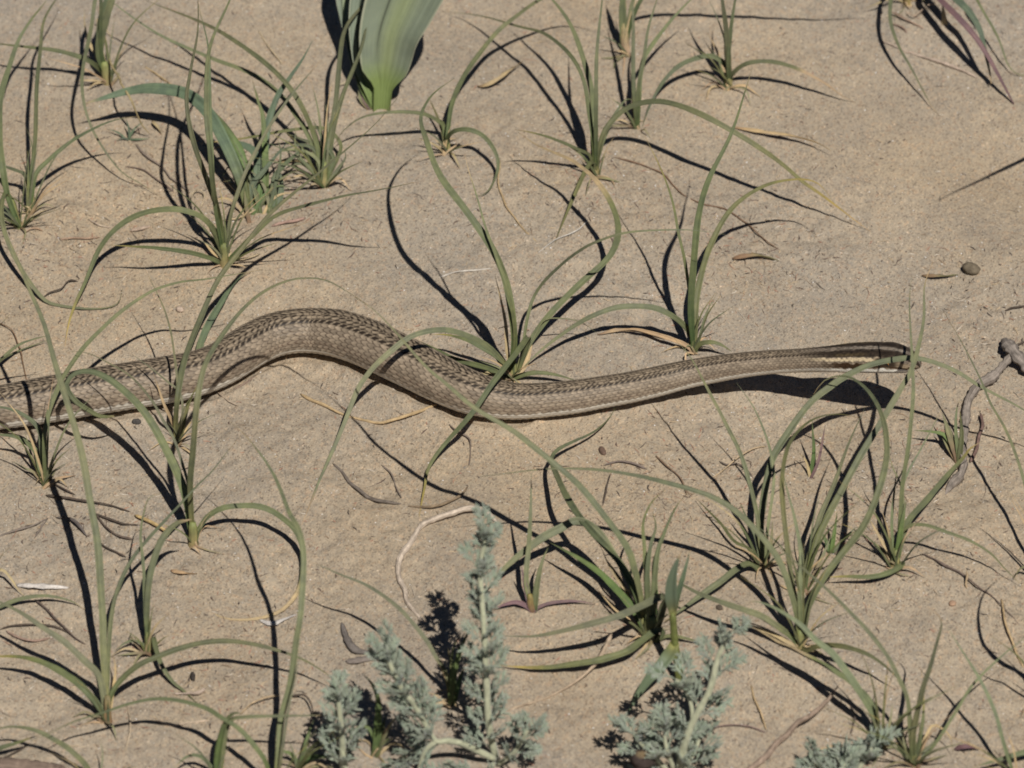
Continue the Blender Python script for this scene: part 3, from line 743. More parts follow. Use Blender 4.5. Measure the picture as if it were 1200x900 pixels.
tuft(S, 'sedge tuft with a brown foot just below the snake near the left', CT, (208, 522), [
    ([(208,520,0),(206,500,16),(209,468,47),(218,420,62),(236,370,66),(256,326,77),(284,290,98),(320,248,120),(380,200,148),(436,150,170),(465,115,185)], 8, 'l'),
    ([(207,518,0),(208,480,34),(206,440,60),(204,420,66),(200,392,74),(192,364,80),(180,336,86),(168,308,90)], 3, 'l'),
    ([(208,520,0),(213,482,36),(210,458,50),(196,446,54),(180,434,56),(148,412,58)], 3, 'l'),
    ([(207,520,0),(203,500,14),(192,476,34),(185,455,46),(179,438,56)], 4.5, 'd'),
    ([(209,520,0),(213,500,14),(220,474,32),(230,452,46)], 6, 'o')], (207, 498, 14, 8, (.26, .15, .09), (.20, .18, .08)))
tuft('grass_shoot', 'single wide grey-green blade rising from behind the back of the snake', 'grass shoot', (232, 434), [
    ([(232,434,0),(235,408,10),(241,390,14),(250,370,16),(268,338,12),(280,325,8),(294,319,2)], 9.5, 'b')], None, None)
tuft(S, 'large sedge tuft left of centre with a broad blade folded over the snake', CT, (226, 640), [
    ([(226,632,0),(224,570,60),(226,530,97),(230,480,138),(236,442,160),(244,418,168),(260,392,173),(284,364,176),(312,342,178),(340,329,178),(364,326,178),(384,329,180),(404,340,183),(432,358,186)], 8, 'l'),
    ([(225,632,0),(221,598,26),(215,572,42),(202,540,56),(180,500,72),(160,474,82),(136,452,89),(116,439,91),(100,435,90),(86,438,87),(77,449,80),(81,461,72),(90,472,64),(105,482,54),(120,489,46),(146,487,38)], 11, 'g', {'prof': [(0,.7),(.15,1),(.6,1),(.72,.85),(.9,.55),(1,.06)]}),
    ([(228,634,1),(234,618,12),(244,604,22),(262,594,30),(285,592,32),(305,594,32),(322,601,30),(336,611,27),(348,623,23),(355,640,17),(356,662,10),(351,690,4),(336,712,2),(318,722,1),(290,726,1),(262,723,1),(245,715,0),(225,708,0)], 7.5, 't'),
    ([(226,630,0),(222,570,45),(214,540,62),(204,514,74),(190,492,84),(176,468,92),(152,440,94),(120,422,92),(96,413,90),(66,414,86)], 3.6, 'l'),
    ([(225,632,0),(218,585,30),(210,552,44),(200,528,54)], 5, 'g')], (226, 612, 20, 12))
tuft(S, 'small leaning sedge tuft left of the folded broad blade', CT, (174, 767), [
    ([(174,765,0),(170,720,28),(168,660,52),(166,626,64),(170,600,72),(176,583,75),(190,578,76)], 4.5, 'g'),
    ([(174,765,0),(172,720,28),(176,680,48),(184,650,58),(194,628,64),(208,613,68),(225,608,70)], 9, 'g', {'prof': [(0,.6),(.2,.75),(.55,.9),(.8,1),(.93,.6),(1,.05)]}),
    ([(175,762,1),(178,745,12),(183,762,16),(190,782,12),(202,800,5),(214,810,2),(232,826,0)], 6.5, 'g'),
    ([(173,762,1),(165,755,6),(152,752,9),(140,758,7),(134,764,4)], 4, 'g')], (173, 740, 16, 9))
tuft(S, 'small sedge tuft at the left edge just under the snake', CT, (53, 571), [
    ([(53,570,0),(52,540,24),(53,510,46),(58,484,60),(66,462,70),(76,440,76),(96,410,82),(120,386,87),(140,368,92),(164,350,98),(184,338,102),(212,329,106),(240,326,110),(275,321,111),(308,315,110)], 6, 'l'),
    ([(52,566,0),(48,528,26),(46,508,36),(38,496,42),(20,484,48),(0,478,50),(-25,478,48)], 7, 'g'),
    ([(51,566,0),(44,532,16),(30,519,26),(16,512,30),(-15,509,30)], 7, 'g'),
    ([(51,568,0),(42,545,8),(36,525,14),(30,505,20)], 4, 'k'), ([(50,568,0),(38,552,5),(28,548,6),(14,540,4)], 4, 'k')], (52, 545, 16, 8, (.40, .30, .14), (.26, .27, .10)))
tuft(S, 'large sedge tuft near the lower left corner spreading flat blades left and right', CT, (126, 849), [
    ([(125,845,0),(123,800,20),(121,760,36),(121,720,54),(114,640,86),(106,595,102),(96,540,122),(80,480,140),(66,430,154),(52,380,166),(34,337,174),(18,300,178),(6,274,180),(-10,240,180)], 9.5, 'l'),
    ([(126,845,0),(127,800,18),(129,760,28),(131,720,36),(138,690,42),(156,654,52),(190,612,66),(230,570,80),(250,552,86),(283,510,96)], 6, 'l'),
    ([(124,843,1),(118,795,26),(100,774,38),(76,752,50),(50,736,58),(20,717,64),(-25,694,66)], 8.5, 'l'),
    ([(123,845,1),(116,826,12),(100,806,24),(80,792,30),(50,778,32),(20,771,28),(-25,770,22)], 9, 'y'),
    ([(127,843,1),(130,816,18),(144,796,30),(164,780,38),(184,771,42),(210,761,44),(240,753,44),(270,751,43),(300,755,41),(330,763,38),(356,773,32),(380,788,24),(398,803,16)], 8, 'g'),
    ([(127,845,0),(132,815,12),(136,785,20),(134,768,24)], 5, 'd')], (126, 815, 20, 10, (.26, .13, .07), (.26, .22, .11)))
tuft(S, 'sedge at the bottom edge left of the wormwood with one tall rising blade', CT, (322, 934), [
    ([(322,932,0),(326,880,32),(330,840,48),(340,800,70),(348,750,100),(354,720,118),(357,670,138),(355,640,148),(350,620,152),(340,602,152),(330,578,152),(318,554,152),(300,526,152),(284,506,152),(270,494,152)], 8, 'l'),
    ([(321,930,0),(312,895,25),(300,878,36),(280,856,48),(258,842,54),(240,831,56),(210,822,55),(180,819,53),(150,824,50),(120,834,47),(90,844,44),(60,858,42),(38,868,40)], 6.5, 'g'),
    ([(324,930,0),(332,880,38),(338,830,66),(346,790,86),(352,760,98)], 4, 'l')])
tuft(S, 'sedge tuft at the bottom edge with a stubby folded blade', CT, (257, 918), [
    ([(256,915,0),(255,890,18),(258,868,36),(264,848,50),(272,838,56),(281,837,58)], 10, 'e', {'prof': [(0,.9),(.7,1),(.9,.7),(1,.2)]}),
    ([(258,914,0),(264,870,30),(272,845,48),(290,841,56),(330,840,62),(392,838,66)], 5, 'l'),
    ([(255,914,0),(240,890,14),(222,886,20),(205,900,18)], 5, 'g')])
tuft(S, 'short leafy sedge tuft at the bottom edge in the shade of the left wormwood', CT, (350, 905), [
    ([(348,902,0),(356,885,12),(372,872,24),(390,862,32),(402,856,36)], 5, 'l'), ([(352,902,0),(358,872,18),(364,852,26),(368,842,28)], 6, 'e'),
    ([(350,902,0),(342,884,10),(330,880,14),(318,884,12)], 6, 'e'), ([(354,902,0),(364,890,8),(380,888,12),(396,890,10)], 7, 'e')])
tuft(S, 'low arching sedge at the lower left corner, its foot below the bottom edge', CT, (108, 927), [
    ([(108,925,0),(103,898,14),(84,878,24),(64,866,28),(40,856,30),(10,853,28),(-20,860,24)], 7, 'g'),
    ([(110,925,0),(118,900,14),(120,880,22),(116,862,28)], 2.5, 'l')])
tuft(S, 'tan-tipped sedge blade reaching in at the left edge near the lower corner', CT, (-32, 892), [
    ([(-30,890,0),(0,878,10),(22,871,14),(46,862,16)], 7, 'y')])
tuft(S, 'sedge with thin low blades reaching in at the left edge beside the pale wood chip', CT, (-30, 726), [
    ([(-30,725,0),(0,712,6),(20,704,8),(40,700,10),(60,700,8),(84,706,4),(100,716,0)], 5.5, 'g'),
    ([(-28,724,0),(-20,680,16),(0,668,16),(12,676,12),(22,690,5),(32,700,0)], 5.5, 't')])
tuft(S, 'sedge blade reaching in at the left edge right above the snake', CT, (-30, 452), [
    ([(-30,450,0),(0,423,12),(20,406,16),(40,398,18),(60,393,16)], 5, 'g')])
tuft('grass_sprout', 'wide-leaved young grass with a flat blade pointing left among the upper left tufts', CT, (292, 250), [
    ([(290,246,0),(280,205,28),(262,165,48),(240,128,58),(216,110,58),(180,105,54),(150,108,48),(125,114,44),(98,121,40)], 17, 'b', {'prof': [(0,.45),(.2,.9),(.5,1),(.7,.95),(.88,.5),(1,.03)], 'twist': .15}),
    ([(290,246,0),(284,190,25),(270,158,38),(250,128,45)], 15, 'e', {'prof': [(0,.4),(.3,.9),(.6,1),(.85,.6),(1,.05)]}),
    ([(292,246,0),(300,200,20),(296,178,27),(272,169,28),(249,176,24)], 11, 'b', {'prof': [(0,.4),(.4,.8),(.65,1),(.9,.5),(1,.05)]}),
    ([(312,236,0),(312,160,30),(322,118,52),(340,90,68),(354,70,78),(366,47,88)], 10.5, 'b'),
    ([(311,236,0),(308,145,40),(302,120,52),(295,95,62)], 9, 'e'),
    ([(291,246,0),(296,220,16),(314,198,30),(341,164,45)], 8.5, 'b'),
    ([(322,246,0),(321,212,18),(332,195,26),(350,178,36),(359,167,40)], 8.5, 'g'),
    ([(292,250,0),(290,225,14),(286,200,26)], 9, 'o'), ([(312,240,0),(304,210,14),(290,198,20),(268,200,18)], 8, 'e'),
    ([(320,246,0),(328,230,8),(330,210,16),(326,196,24)], 9, 'b'), ([(300,244,0),(306,214,16),(312,190,28)], 9, 'e'),
    ([(293,248,0),(282,220,10),(270,196,18),(262,206,14)], 8, 'g'),
    ([(292,262,0),(288,240,10),(287,222,18)], 6, 'k'),
    ([(300,250,0),(318,222,14),(336,206,22),(352,200,24)], 5, 'g'), ([(306,250,0),(300,225,12),(282,212,18),(262,214,14)], 5, 'g'), ([(296,252,0),(308,230,10),(326,218,14),(340,222,10)], 5, 'e'),
    ([(318,250,0),(312,222,14),(300,205,22),(284,196,26)], 5, 'l'), ([(310,250,0),(322,232,8),(338,226,10),(352,230,6)], 4, 'd'), ([(288,254,0),(276,238,8),(262,232,10),(246,236,6)], 4, 'd'),
    ([(314,250,0),(326,205,24),(330,180,36),(326,160,46)], 5, 'g'), ([(304,248,0),(296,216,18),(286,186,34),(272,160,46)], 4, 'l')], None, None)
tuft('grass_sprout', 'tiny star-shaped grey-green seedling under the flat pointing blade', CT, (151, 166), [
    ([(151,164,0),(150,150,10),(147,138,16)], 4, 'b'), ([(151,164,0),(158,152,8),(170,142,12)], 4, 'b'), ([(150,165,0),(144,163,2),(136,166,0)], 3, 'b'),
    ([(152,165,0),(162,164,3),(176,163,2)], 3, 'b'), ([(150,164,0),(140,154,6),(126,150,6)], 3, 'b')], None, None)
# lower middle
tuft(S, 'big leafy sedge clump in the lower middle, its longest blade crossing the snake', CT, (760, 752), [
    ([(756,745,0),(752,705,30),(742,665,62),(732,638,82),(704,600,108),(680,572,122),(660,554,132),(624,524,144),(600,505,150),(555,478,160),(525,452,168),(500,430,175),(467,393,184),(437,363,190),(415,348,190)], 8.5, 'l'),
    ([(756,746,0),(746,696,34),(730,666,46),(712,644,52),(696,626,54),(676,600,52),(660,574,46),(650,550,32),(646,537,24),(652,527,20),(668,518,16),(690,508,12),(706,497,9),(718,484,8),(723,474,8)], 8.5, 'g'),
    ([(754,742,0),(742,690,30),(722,650,46),(700,622,54),(676,611,52),(656,620,46),(636,630,40),(620,642,34),(600,658,26),(584,674,16),(572,690,8)], 11, 'l', {'prof': [(0,.5),(.3,.6),(.55,.9),(.7,1),(.9,.6),(1,.05)]}),
    ([(756,746,0),(748,724,14),(734,704,24),(720,688,30),(704,672,34),(684,658,36),(664,646,36),(644,635,34)], 10, 'e'),
    ([(768,748,0),(776,715,26),(776,699,42),(750,710,50),(724,722,54),(690,732,52),(656,740,46),(624,745,40),(586,745,32)], 9.5, 'l'),
    ([(770,752,0),(776,740,10),(768,738,14),(750,751,16),(734,764,16),(710,773,14),(692,777,12),(660,781,9),(640,783,7),(610,783,4),(580,781,2)], 9.5, 'y'),
    ([(760,748,0),(758,700,36),(758,670,56),(762,640,74),(768,618,84),(764,600,90)], 7.5, 'g'),
    ([(760,748,0),(757,690,40),(754,640,70),(753,612,84),(762,588,92),(778,572,96)], 6, 'o'),
    ([(764,748,0),(766,700,34),(770,650,66),(778,626,78),(788,604,88),(798,588,94),(808,577,98)], 8, 'g'),
    ([(758,742,0),(750,704,20),(728,686,30),(714,664,38),(702,638,46)], 4.5, 'd'),
    ([(757,746,0),(738,710,18),(726,680,30),(708,652,40)], 9, 'k'), ([(764,748,0),(768,700,30),(766,660,52),(774,632,66)], 9, 'e'),
    ([(762,750,0),(765,715,22),(763,690,36)], 8, 'p'), ([(766,750,0),(772,728,12),(779,700,26)], 8, 'g'),
    ([(754,748,0),(740,728,8),(722,716,10),(700,690,10)], 3.5, 'd'), ([(768,752,0),(784,744,6),(810,748,6),(826,754,2)], 5, 'o')], (764, 722, 20, 17, (.20, .15, .09), (.16, .19, .07)))
tuft('grass_sprout', 'small sprout with a reddish stem left of the big leafy clump', CT, (624, 718), [
    ([(623,715,0),(618,680,22),(620,640,45),(621,600,68),(622,554,88)], 6.5, 'l'),
    ([(626,716,0),(629,684,22),(635,656,40),(642,640,48)], 8, 'g'),
    ([(622,715,0),(615,685,18),(611,664,30)], 7, 'p'),
    ([(622,715,1),(606,706,6),(592,708,6),(578,714,2)], 6.5, 'p'), ([(626,716,1),(640,709,4),(660,706,5),(680,706,4),(697,709,1)], 5, 'p')],
    (621, 696, 14, 9, (.22, .10, .10), (.30, .24, .08)), None)
sp_b = at(797, 800); sprout = empty('reed_sprout', sp_b)
tag(sprout, 'blue-green reed sprout with a jointed stem right of the big leafy clump', 'grass sprout')
tube('stem', [(797,802,0),(793,770,24),(791,755,36),(788,718,66)], [10, 9.5, 9, 8], (.17, .19, .06), M_BLADE, sprout, sp_b, rough=.03, lift=0)
leaf(sprout, sp_b, [(788,720,64),(786,692,86),(790,668,104),(798,647,118)], 16, 'b', prof=[(0,.5),(.25,1),(.55,.85),(1,.04)], mat=M_BROAD, sink=False, keel=.35)
leaf(sprout, sp_b, [(790,718,64),(797,694,84),(803,672,100),(809,645,116)], 7, 'b', sink=False)
leaf(sprout, sp_b, [(791,756,36),(784,770,38),(774,782,34),(760,796,26),(746,814,12),(733,837,0)], 17, 'b', prof=[(0,.7),(.2,1),(.5,.75),(.8,.35),(1,.04)], mat=M_BROAD, sink=False)
tuft(S, 'sedge tuft left of the two-forked clump, its blade arching over the head of the snake', CT, (895, 667), [
    ([(888,668,1),(876,662,10),(860,670,16),(844,682,16),(820,698,12),(796,716,8),(780,728,4)], 10, 'l', {'prof': [(0,.9),(.6,.9),(1,.1)]}),
    ([(894,665,0),(893,640,16),(892,610,32),(898,570,48),(908,536,62),(924,510,74),(940,486,84),(953,470,92),(970,456,98),(987,443,102),(1017,427,106),(1050,420,106),(1077,420,102),(1117,433,94),(1150,453,82),(1200,482,60),(1240,510,40)], 9, 'l'),
    ([(893,665,0),(886,630,18),(876,610,28),(868,590,38)], 6, 'g'), ([(896,665,0),(890,635,20),(886,600,40),(870,540,70),(852,500,86),(838,470,98),(812,420,116),(790,395,124)], 5.5, 'l'),
    ([(894,666,0),(902,640,14),(905,610,26)], 6, 'k'), ([(892,666,0),(880,645,8),(862,636,8),(845,615,10),(830,600,8),(815,585,4)], 4, 'o'),
    ([(897,665,0),(900,620,30),(906,560,60),(900,520,76),(884,480,92),(862,448,104)], 4, 'l')], (894, 640, 16, 10, (.16, .11, .07), (.20, .20, .09)))
tuft(S, 'large forked sedge clump below the head of the snake', CT, (938, 762), [
    ([(937,760,0),(928,748,10),(910,734,22),(892,722,30),(870,714,36),(840,704,40),(810,692,40),(782,674,40)], 8, 'g'),
    ([(938,760,0),(935,730,22),(930,706,40),(916,666,64),(900,640,76),(880,616,88),(860,597,96),(836,583,104),(810,574,110),(780,566,114),(750,558,116),(710,551,118),(670,549,118),(630,551,116),(562,559,112)], 8, 'l'),
    ([(938,758,0),(934,720,26),(929,680,50),(924,640,70),(918,598,88),(916,566,98),(920,536,106),(928,514,110),(944,496,108),(962,488,104),(984,486,98),(1008,490,90)], 6.5, 'o'),
    ([(939,758,0),(936,700,44),(938,650,70),(930,606,90),(922,575,102),(918,550,110)], 6, 'l'),
    ([(939,758,0),(942,726,22),(952,700,38),(966,676,52),(990,646,70),(1010,620,84),(1022,596,96),(1033,568,108),(1040,542,116),(1041,518,122),(1035,488,126),(1020,460,126),(1000,443,124),(980,440,118),(963,447,110),(952,462,102)], 9, 'l'),
    ([(939,760,1),(948,763,10),(960,758,20),(980,757,30),(1000,761,34),(1020,769,34),(1040,783,28),(1056,800,18)], 7, 'o'),
    ([(936,760,1),(922,752,8),(905,742,10),(880,733,8),(860,728,2)], 5, 'd')], (938, 738, 16, 11))
tuft(S, 'narrow sedge tuft whose two straight blades lean right towards the snout', CT, (942, 694), [
    ([(941,692,0),(944,670,16),(952,640,34),(962,606,52),(980,566,72),(996,518,92),(1013,478,106)], 7, 'l'),
    ([(942,692,0),(948,668,14),(962,625,40),(990,572,68),(1012,530,88),(1030,498,102),(1054,456,120),(1067,433,128),(1075,405,136),(1082,370,144),(1084,335,150),(1094,308,155)], 8.5, 'l'),
    ([(940,692,0),(942,664,14),(948,645,24)], 8, 'e'), ([(943,692,0),(956,672,8),(970,640,20),(976,620,28)], 5, 'k')], (942, 670, 14, 9, (.42, .30, .17), (.28, .25, .12)))
tuft('grass_sprout', 'little pinkish sprout between the forked clump and the tufts to its right', CT, (975, 650), [
    ([(975,648,0),(978,625,14),(980,600,28)], 6, 'e'), ([(974,648,0),(968,632,8),(962,622,12)], 6, 'e'), ([(976,648,0),(990,630,10),(1004,616,16)], 5, 'l')],
    (976, 632, 8, 7, (.36, .20, .15), (.32, .25, .14)), None)
tuft('grass_sprout', 'small reddish-stemmed sprout standing in the shade of the head of the snake', CT, (950, 560), [
    ([(950,558,0),(955,530,18),(954,505,34),(953,492,40)], 5, 'e'), ([(950,558,0),(946,540,10),(938,530,14)], 4, 'd'), ([(950,560,0),(958,540,12),(964,510,28),(966,498,32)], 4, 'p')], None, None)
tuft(S, 'sedge tuft right of the forked clump with a yellow blade lying on the sand', CT, (1049, 668), [
    ([(1050,665,0),(1054,620,32),(1058,570,66),(1066,525,94),(1070,470,124),(1069,430,144),(1067,390,162),(1065,350,178),(1067,322,188)], 5.5, 'g'),
    ([(1050,665,0),(1058,610,36),(1056,572,58),(1046,546,72),(1042,525,80)], 4.5, 'g'),
    ([(1050,665,0),(1056,635,18),(1066,608,30),(1088,584,38),(1110,558,44),(1126,540,48),(1137,526,48),(1150,518,44)], 8, 'y'),
    ([(1056,658,2),(1056,664,6),(1040,672,8),(1020,676,10),(990,675,12),(966,676,12)], 7, 'y'),
    ([(1050,664,0),(1054,630,24),(1064,616,34),(1084,614,38),(1110,622,36),(1136,632,32),(1160,648,24),(1176,666,14),(1198,688,2)], 4.5, 'g'),
    ([(1049,664,0),(1052,640,18),(1056,610,40),(1062,585,56)], 8, 'e'), ([(1050,664,0),(1055,600,40),(1062,562,56),(1080,526,70),(1098,490,82),(1107,470,88)], 3, 'l'),
    ([(1047,665,0),(1036,640,14),(1026,620,22),(1018,604,28)], 5, 'd'), ([(1046,666,0),(1038,650,8),(1024,636,12)], 7, 'k'), ([(1050,665,0),(1044,620,26),(1048,570,50),(1052,540,62)], 4, 'g')], (1050, 642, 16, 11))
tuft('grass_sprout', 'squat olive sprout against the grey twig at the right edge', CT, (1123, 542), [
    ([(1122,540,0),(1112,510,16),(1104,484,28)], 10, 'k'), ([(1124,540,0),(1127,510,18),(1125,482,32)], 7.5, 'o'), ([(1121,540,0),(1108,513,14),(1092,507,18),(1071,505,16)], 6.5, 'e'),
    ([(1123,540,0),(1119,505,22),(1120,480,36),(1124,466,44)], 5, 'g'), ([(1122,541,0),(1110,520,10),(1100,500,18)], 6, 'k')], None, None)
tuft(S, 'thin sedge blade leaning in at the right edge in front of the grey twig', CT, (1226, 692), [
    ([(1225,690,0),(1215,620,40),(1203,570,60),(1193,540,70),(1177,503,80),(1160,473,86),(1150,450,90),(1133,417,96),(1120,390,100),(1105,361,104)], 4.5, 'l'),
    ([(1226,690,0),(1214,672,10),(1200,664,14),(1188,676,6)], 6, 'g')])
tuft(S, 'sedge at the right edge whose shadow curls over the sand', CT, (1230, 834), [
    ([(1228,832,0),(1224,770,50),(1215,700,128),(1206,662,146),(1212,622,152),(1232,598,150)], 7, 'l'), ([(1230,832,0),(1240,780,50),(1250,730,90)], 6, 'g')])
tuft(S, 'tall sedge beyond the right edge that throws a faint straight shadow', CT, (1342, 124), [
    ([(1340,122,0),(1310,110,60),(1270,80,180),(1235,62,260),(1212,50,315)], 7, 'g'), ([(1342,122,0),(1350,60,60),(1370,10,110)], 7, 'g')])
tuft(S, 'sedge tuft at the bottom right with a stiff hooked blade', CT, (1072, 899), [
    ([(1070,897,0),(1071,860,28),(1080,810,64),(1090,780,84),(1099,748,104),(1103,732,112),(1099,720,116),(1087,713,116)], 7.5, 'g'),
    ([(1068,897,0),(1066,850,34),(1064,816,56),(1054,792,70),(1044,772,80),(1032,756,88),(1016,738,96),(1000,722,102),(970,692,112),(944,670,118),(920,650,122),(895,628,126)], 5.5, 'l'),
    ([(1075,897,0),(1096,872,16),(1120,832,40),(1140,800,56),(1172,768,70),(1206,742,80)], 4, 'l'),
    ([(1072,897,0),(1078,862,22),(1082,840,32),(1084,810,44)], 6, 'y'), ([(1074,897,0),(1086,880,8),(1100,862,14)], 5, 'l'), ([(1068,897,0),(1060,872,14),(1056,852,22)], 5, 'l'),
    ([(1073,897,0),(1090,852,22),(1100,850,24),(1112,860,20),(1116,880,8)], 4, 'd'), ([(1070,897,0),(1060,866,16),(1070,852,22),(1090,850,24)], 3, 'd'), ([(1076,897,0),(1080,870,16),(1080,855,22)], 6, 'e')], (1072, 876, 14, 10))
tuft(S, 'sedge tuft below the forked clump, its wide blade leaning left into it', CT, (1033, 878), [
    ([(1032,875,0),(1026,842,22),(1020,832,28),(1004,806,46),(990,784,60),(976,766,68),(956,750,76),(940,734,84),(920,720,90),(900,709,92),(882,704,92),(870,709,90)], 9, 'l'),
    ([(1034,876,0),(1022,826,26),(1000,802,34),(980,788,36),(960,776,36),(940,766,34),(920,757,30),(900,746,26),(876,733,20)], 6.5, 't'),
    ([(1034,876,0),(1042,850,16),(1046,826,28)], 5, 'k'), ([(1036,876,0),(1050,856,10),(1054,836,18)], 5, 'l')], (1031, 850, 14, 9))
tuft(S, 'sedge with a thin curved blade at the bottom right corner', CT, (1192, 917), [
    ([(1190,915,0),(1182,886,20),(1174,860,36),(1166,834,50),(1150,800,66),(1130,768,78),(1108,734,88)], 5, 'l'),
    ([(1250,884,0),(1225,878,10),(1200,882,14),(1170,890,14),(1138,899,10)], 8, 'g')])
tuft(S, 'dark green sedge in the shade behind the tall wormwood shoot', CT, (530, 828), [
    ([(530,826,0),(532,795,26),(540,762,50),(553,731,70)], 9, 'e'), ([(528,826,0),(523,792,24),(510,770,36),(498,750,44),(467,713,58),(433,687,66),(400,673,70),(362,657,72)], 5.5, 'l'),
    ([(530,826,0),(528,790,24),(530,760,38),(538,742,46)], 5, 'o'), ([(532,826,0),(538,800,14),(544,780,22)], 7, 'e')])
tuft(S, 'dark folded sedge blade behind the leftmost wormwood sprig', CT, (441, 888), [
    ([(440,885,0),(444,850,24),(445,822,44),(438,803,54),(426,790,58)], 9.5, 'e'), ([(442,885,0),(436,860,14),(424,850,20),(410,858,18)], 7, 'e'), ([(438,886,0),(446,860,14),(452,838,22)], 8, 'o')])
# top right
tuft(S, 'sedge tuft on a crumbly mound at the top right with a bowing blade', CT, (1062, 4), [
    ([(1060,2,0),(1054,-24,24),(1046,-22,42),(1043,0,44),(1043,27,38),(1053,57,29),(1067,80,21),(1083,107,9),(1093,124,3),(1103,136,0)], 6, 'g'),
    ([(1062,2,0),(1066,-20,20),(1070,-50,44)], 8, 'o'), ([(1060,4,0),(1046,-2,8),(1030,4,12),(1014,10,10)], 4, 'd'), ([(1064,4,0),(1060,-30,30),(1050,-70,60)], 6, 'g')], (1064, -8, 12, 10, (.40, .29, .12), (.35, .28, .12)))
pl = at(1078, -8); bent = empty('bent_plant', pl)
tag(bent, 'plant at the top right with a purple leaf bent down to touch the sand', 'plant')
leaf(bent, pl, [(1077,-6,0),(1088,-12,30),(1098,0,42),(1120,22,48),(1140,44,42),(1156,68,30),(1168,88,20),(1180,108,8),(1189,123,0)], 11, 'p', keel=.4, prof=[(0,.8),(.6,1),(.85,.6),(1,.25)])
leaf(bent, pl, [(1079,-8,0),(1100,-20,36),(1120,0,50),(1136,16,50),(1148,36,44),(1154,58,32),(1160,80,18),(1163,97,8)], 14, 'b', prof=[(0,.6),(.4,1),(.7,.6),(1,.1)])
leaf(bent, pl, [(1108,32,0),(1106,18,8),(1104,4,16)], 8, 'd')
tuft(S, 'sedge blade curving down at the top right corner', CT, (1122, -30), [
    ([(1122,-30,0),(1132,-36,22),(1144,-5,34),(1156,18,32),(1164,32,28),(1172,50,22),(1180,74,10),(1190,86,4),(1202,89,2),(1216,86,2)], 4.5, 'g')])
# broad-leaved plant at the top
bl = at(447, 130); broad = empty('broad_leaved_plant', bl)
tag(broad, 'broad grey-green leaf with a pale midrib at the top edge', 'plant')
def broad_leaf(pts, wid, kind, cup, stem=False):
    P = [np.append(at(*p), w) for p, w in zip(pts, wid)]
    if pts[0][2] <= 2: P = [P[0] - np.array([0, 0, .005, 0])] + P
    n, ac = 40, 45
    C, L = spline(np.array(P), n); W = C[:, 3] * MM; C = C[:, :3]
    T = np.gradient(C, axis=0); T /= np.linalg.norm(T, axis=1)[:, None]
    side = np.cross(T, VIEWUP); side /= np.linalg.norm(side, axis=1)[:, None]; nor = np.cross(side, T)
    V, F, UV, col = [], [], [], []; t = np.linspace(0, 1, n)
    for i in range(n):
        cu = cup * np.interp(t[i], [0, .14, .26, 1], [1.9, 1.5, 1.0, .8])
        for face in (1, -1):
            for j in range(ac):
                x = -1 + 2 * j / (ac - 1)
                a = x * cu; R = W[i] / 2 / max(math.sin(min(cu, 1.5)), .3)
                p = C[i] + side[i] * math.sin(a) * R + nor[i] * ((1 - math.cos(a)) * R)
                p = p + nor[i] * (0.0006 * math.exp(-((x + .38) / .05) ** 2) * -2 * min(1, t[i] * 3) + .00012 * math.sin(x * 26))
                if face < 0: p = p - nor[i] * .0006 * (1 - x * x * .98)
                V.append(p); UV.append(((x + 1) / 2, t[i] * L / .05))
                rib = math.exp(-((x - .02) / .30) ** 2) * np.interp(t[i], [0, .3, 1], [1, .9, .45])
                c = np.array([.222, .255, .180]) * (1 - rib) + np.array([.262, .300, .150]) * rib
                if abs(x) > .93: c = np.array([.36, .37, .26])
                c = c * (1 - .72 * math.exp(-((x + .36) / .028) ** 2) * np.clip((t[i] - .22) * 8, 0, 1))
                f_ = np.clip((.24 - t[i]) / .08, 0, 1); c = c * (1 - f_) + np.array([.215, .275, .095]) * f_
                col.append(c if kind == 'm' else c * np.array([.9, .92, .95]))
    m = 2 * ac
    for i in range(n - 1):
        for j in range(ac - 1):
            a, b = i * m + j, (i + 1) * m + j
            F.append((a, a + 1, b + 1, b)); F.append((a + ac + 1, a + ac, b + ac, b + ac + 1))
        for j in (0, ac - 1):
            a, b = i * m + j, (i + 1) * m + j
            F.append((a, b, b + ac, a + ac) if j == 0 else (a, a + ac, b + ac, b))
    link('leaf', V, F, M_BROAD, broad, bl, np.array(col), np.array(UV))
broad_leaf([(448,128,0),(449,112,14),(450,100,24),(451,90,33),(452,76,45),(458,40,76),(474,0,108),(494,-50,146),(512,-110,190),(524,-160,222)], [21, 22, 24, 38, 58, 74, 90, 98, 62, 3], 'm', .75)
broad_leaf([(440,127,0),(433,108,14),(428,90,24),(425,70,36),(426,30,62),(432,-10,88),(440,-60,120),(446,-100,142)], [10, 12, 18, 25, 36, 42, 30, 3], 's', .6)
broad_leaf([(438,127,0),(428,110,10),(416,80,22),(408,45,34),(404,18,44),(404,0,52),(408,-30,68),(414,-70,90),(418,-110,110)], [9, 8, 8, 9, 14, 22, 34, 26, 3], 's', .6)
leaf(broad, bl, [(436,128,0),(428,120,4),(424,112,8)], 9, 'p'); leaf(broad, bl, [(434,128,0),(424,116,6),(421,104,12)], 7, 'k')
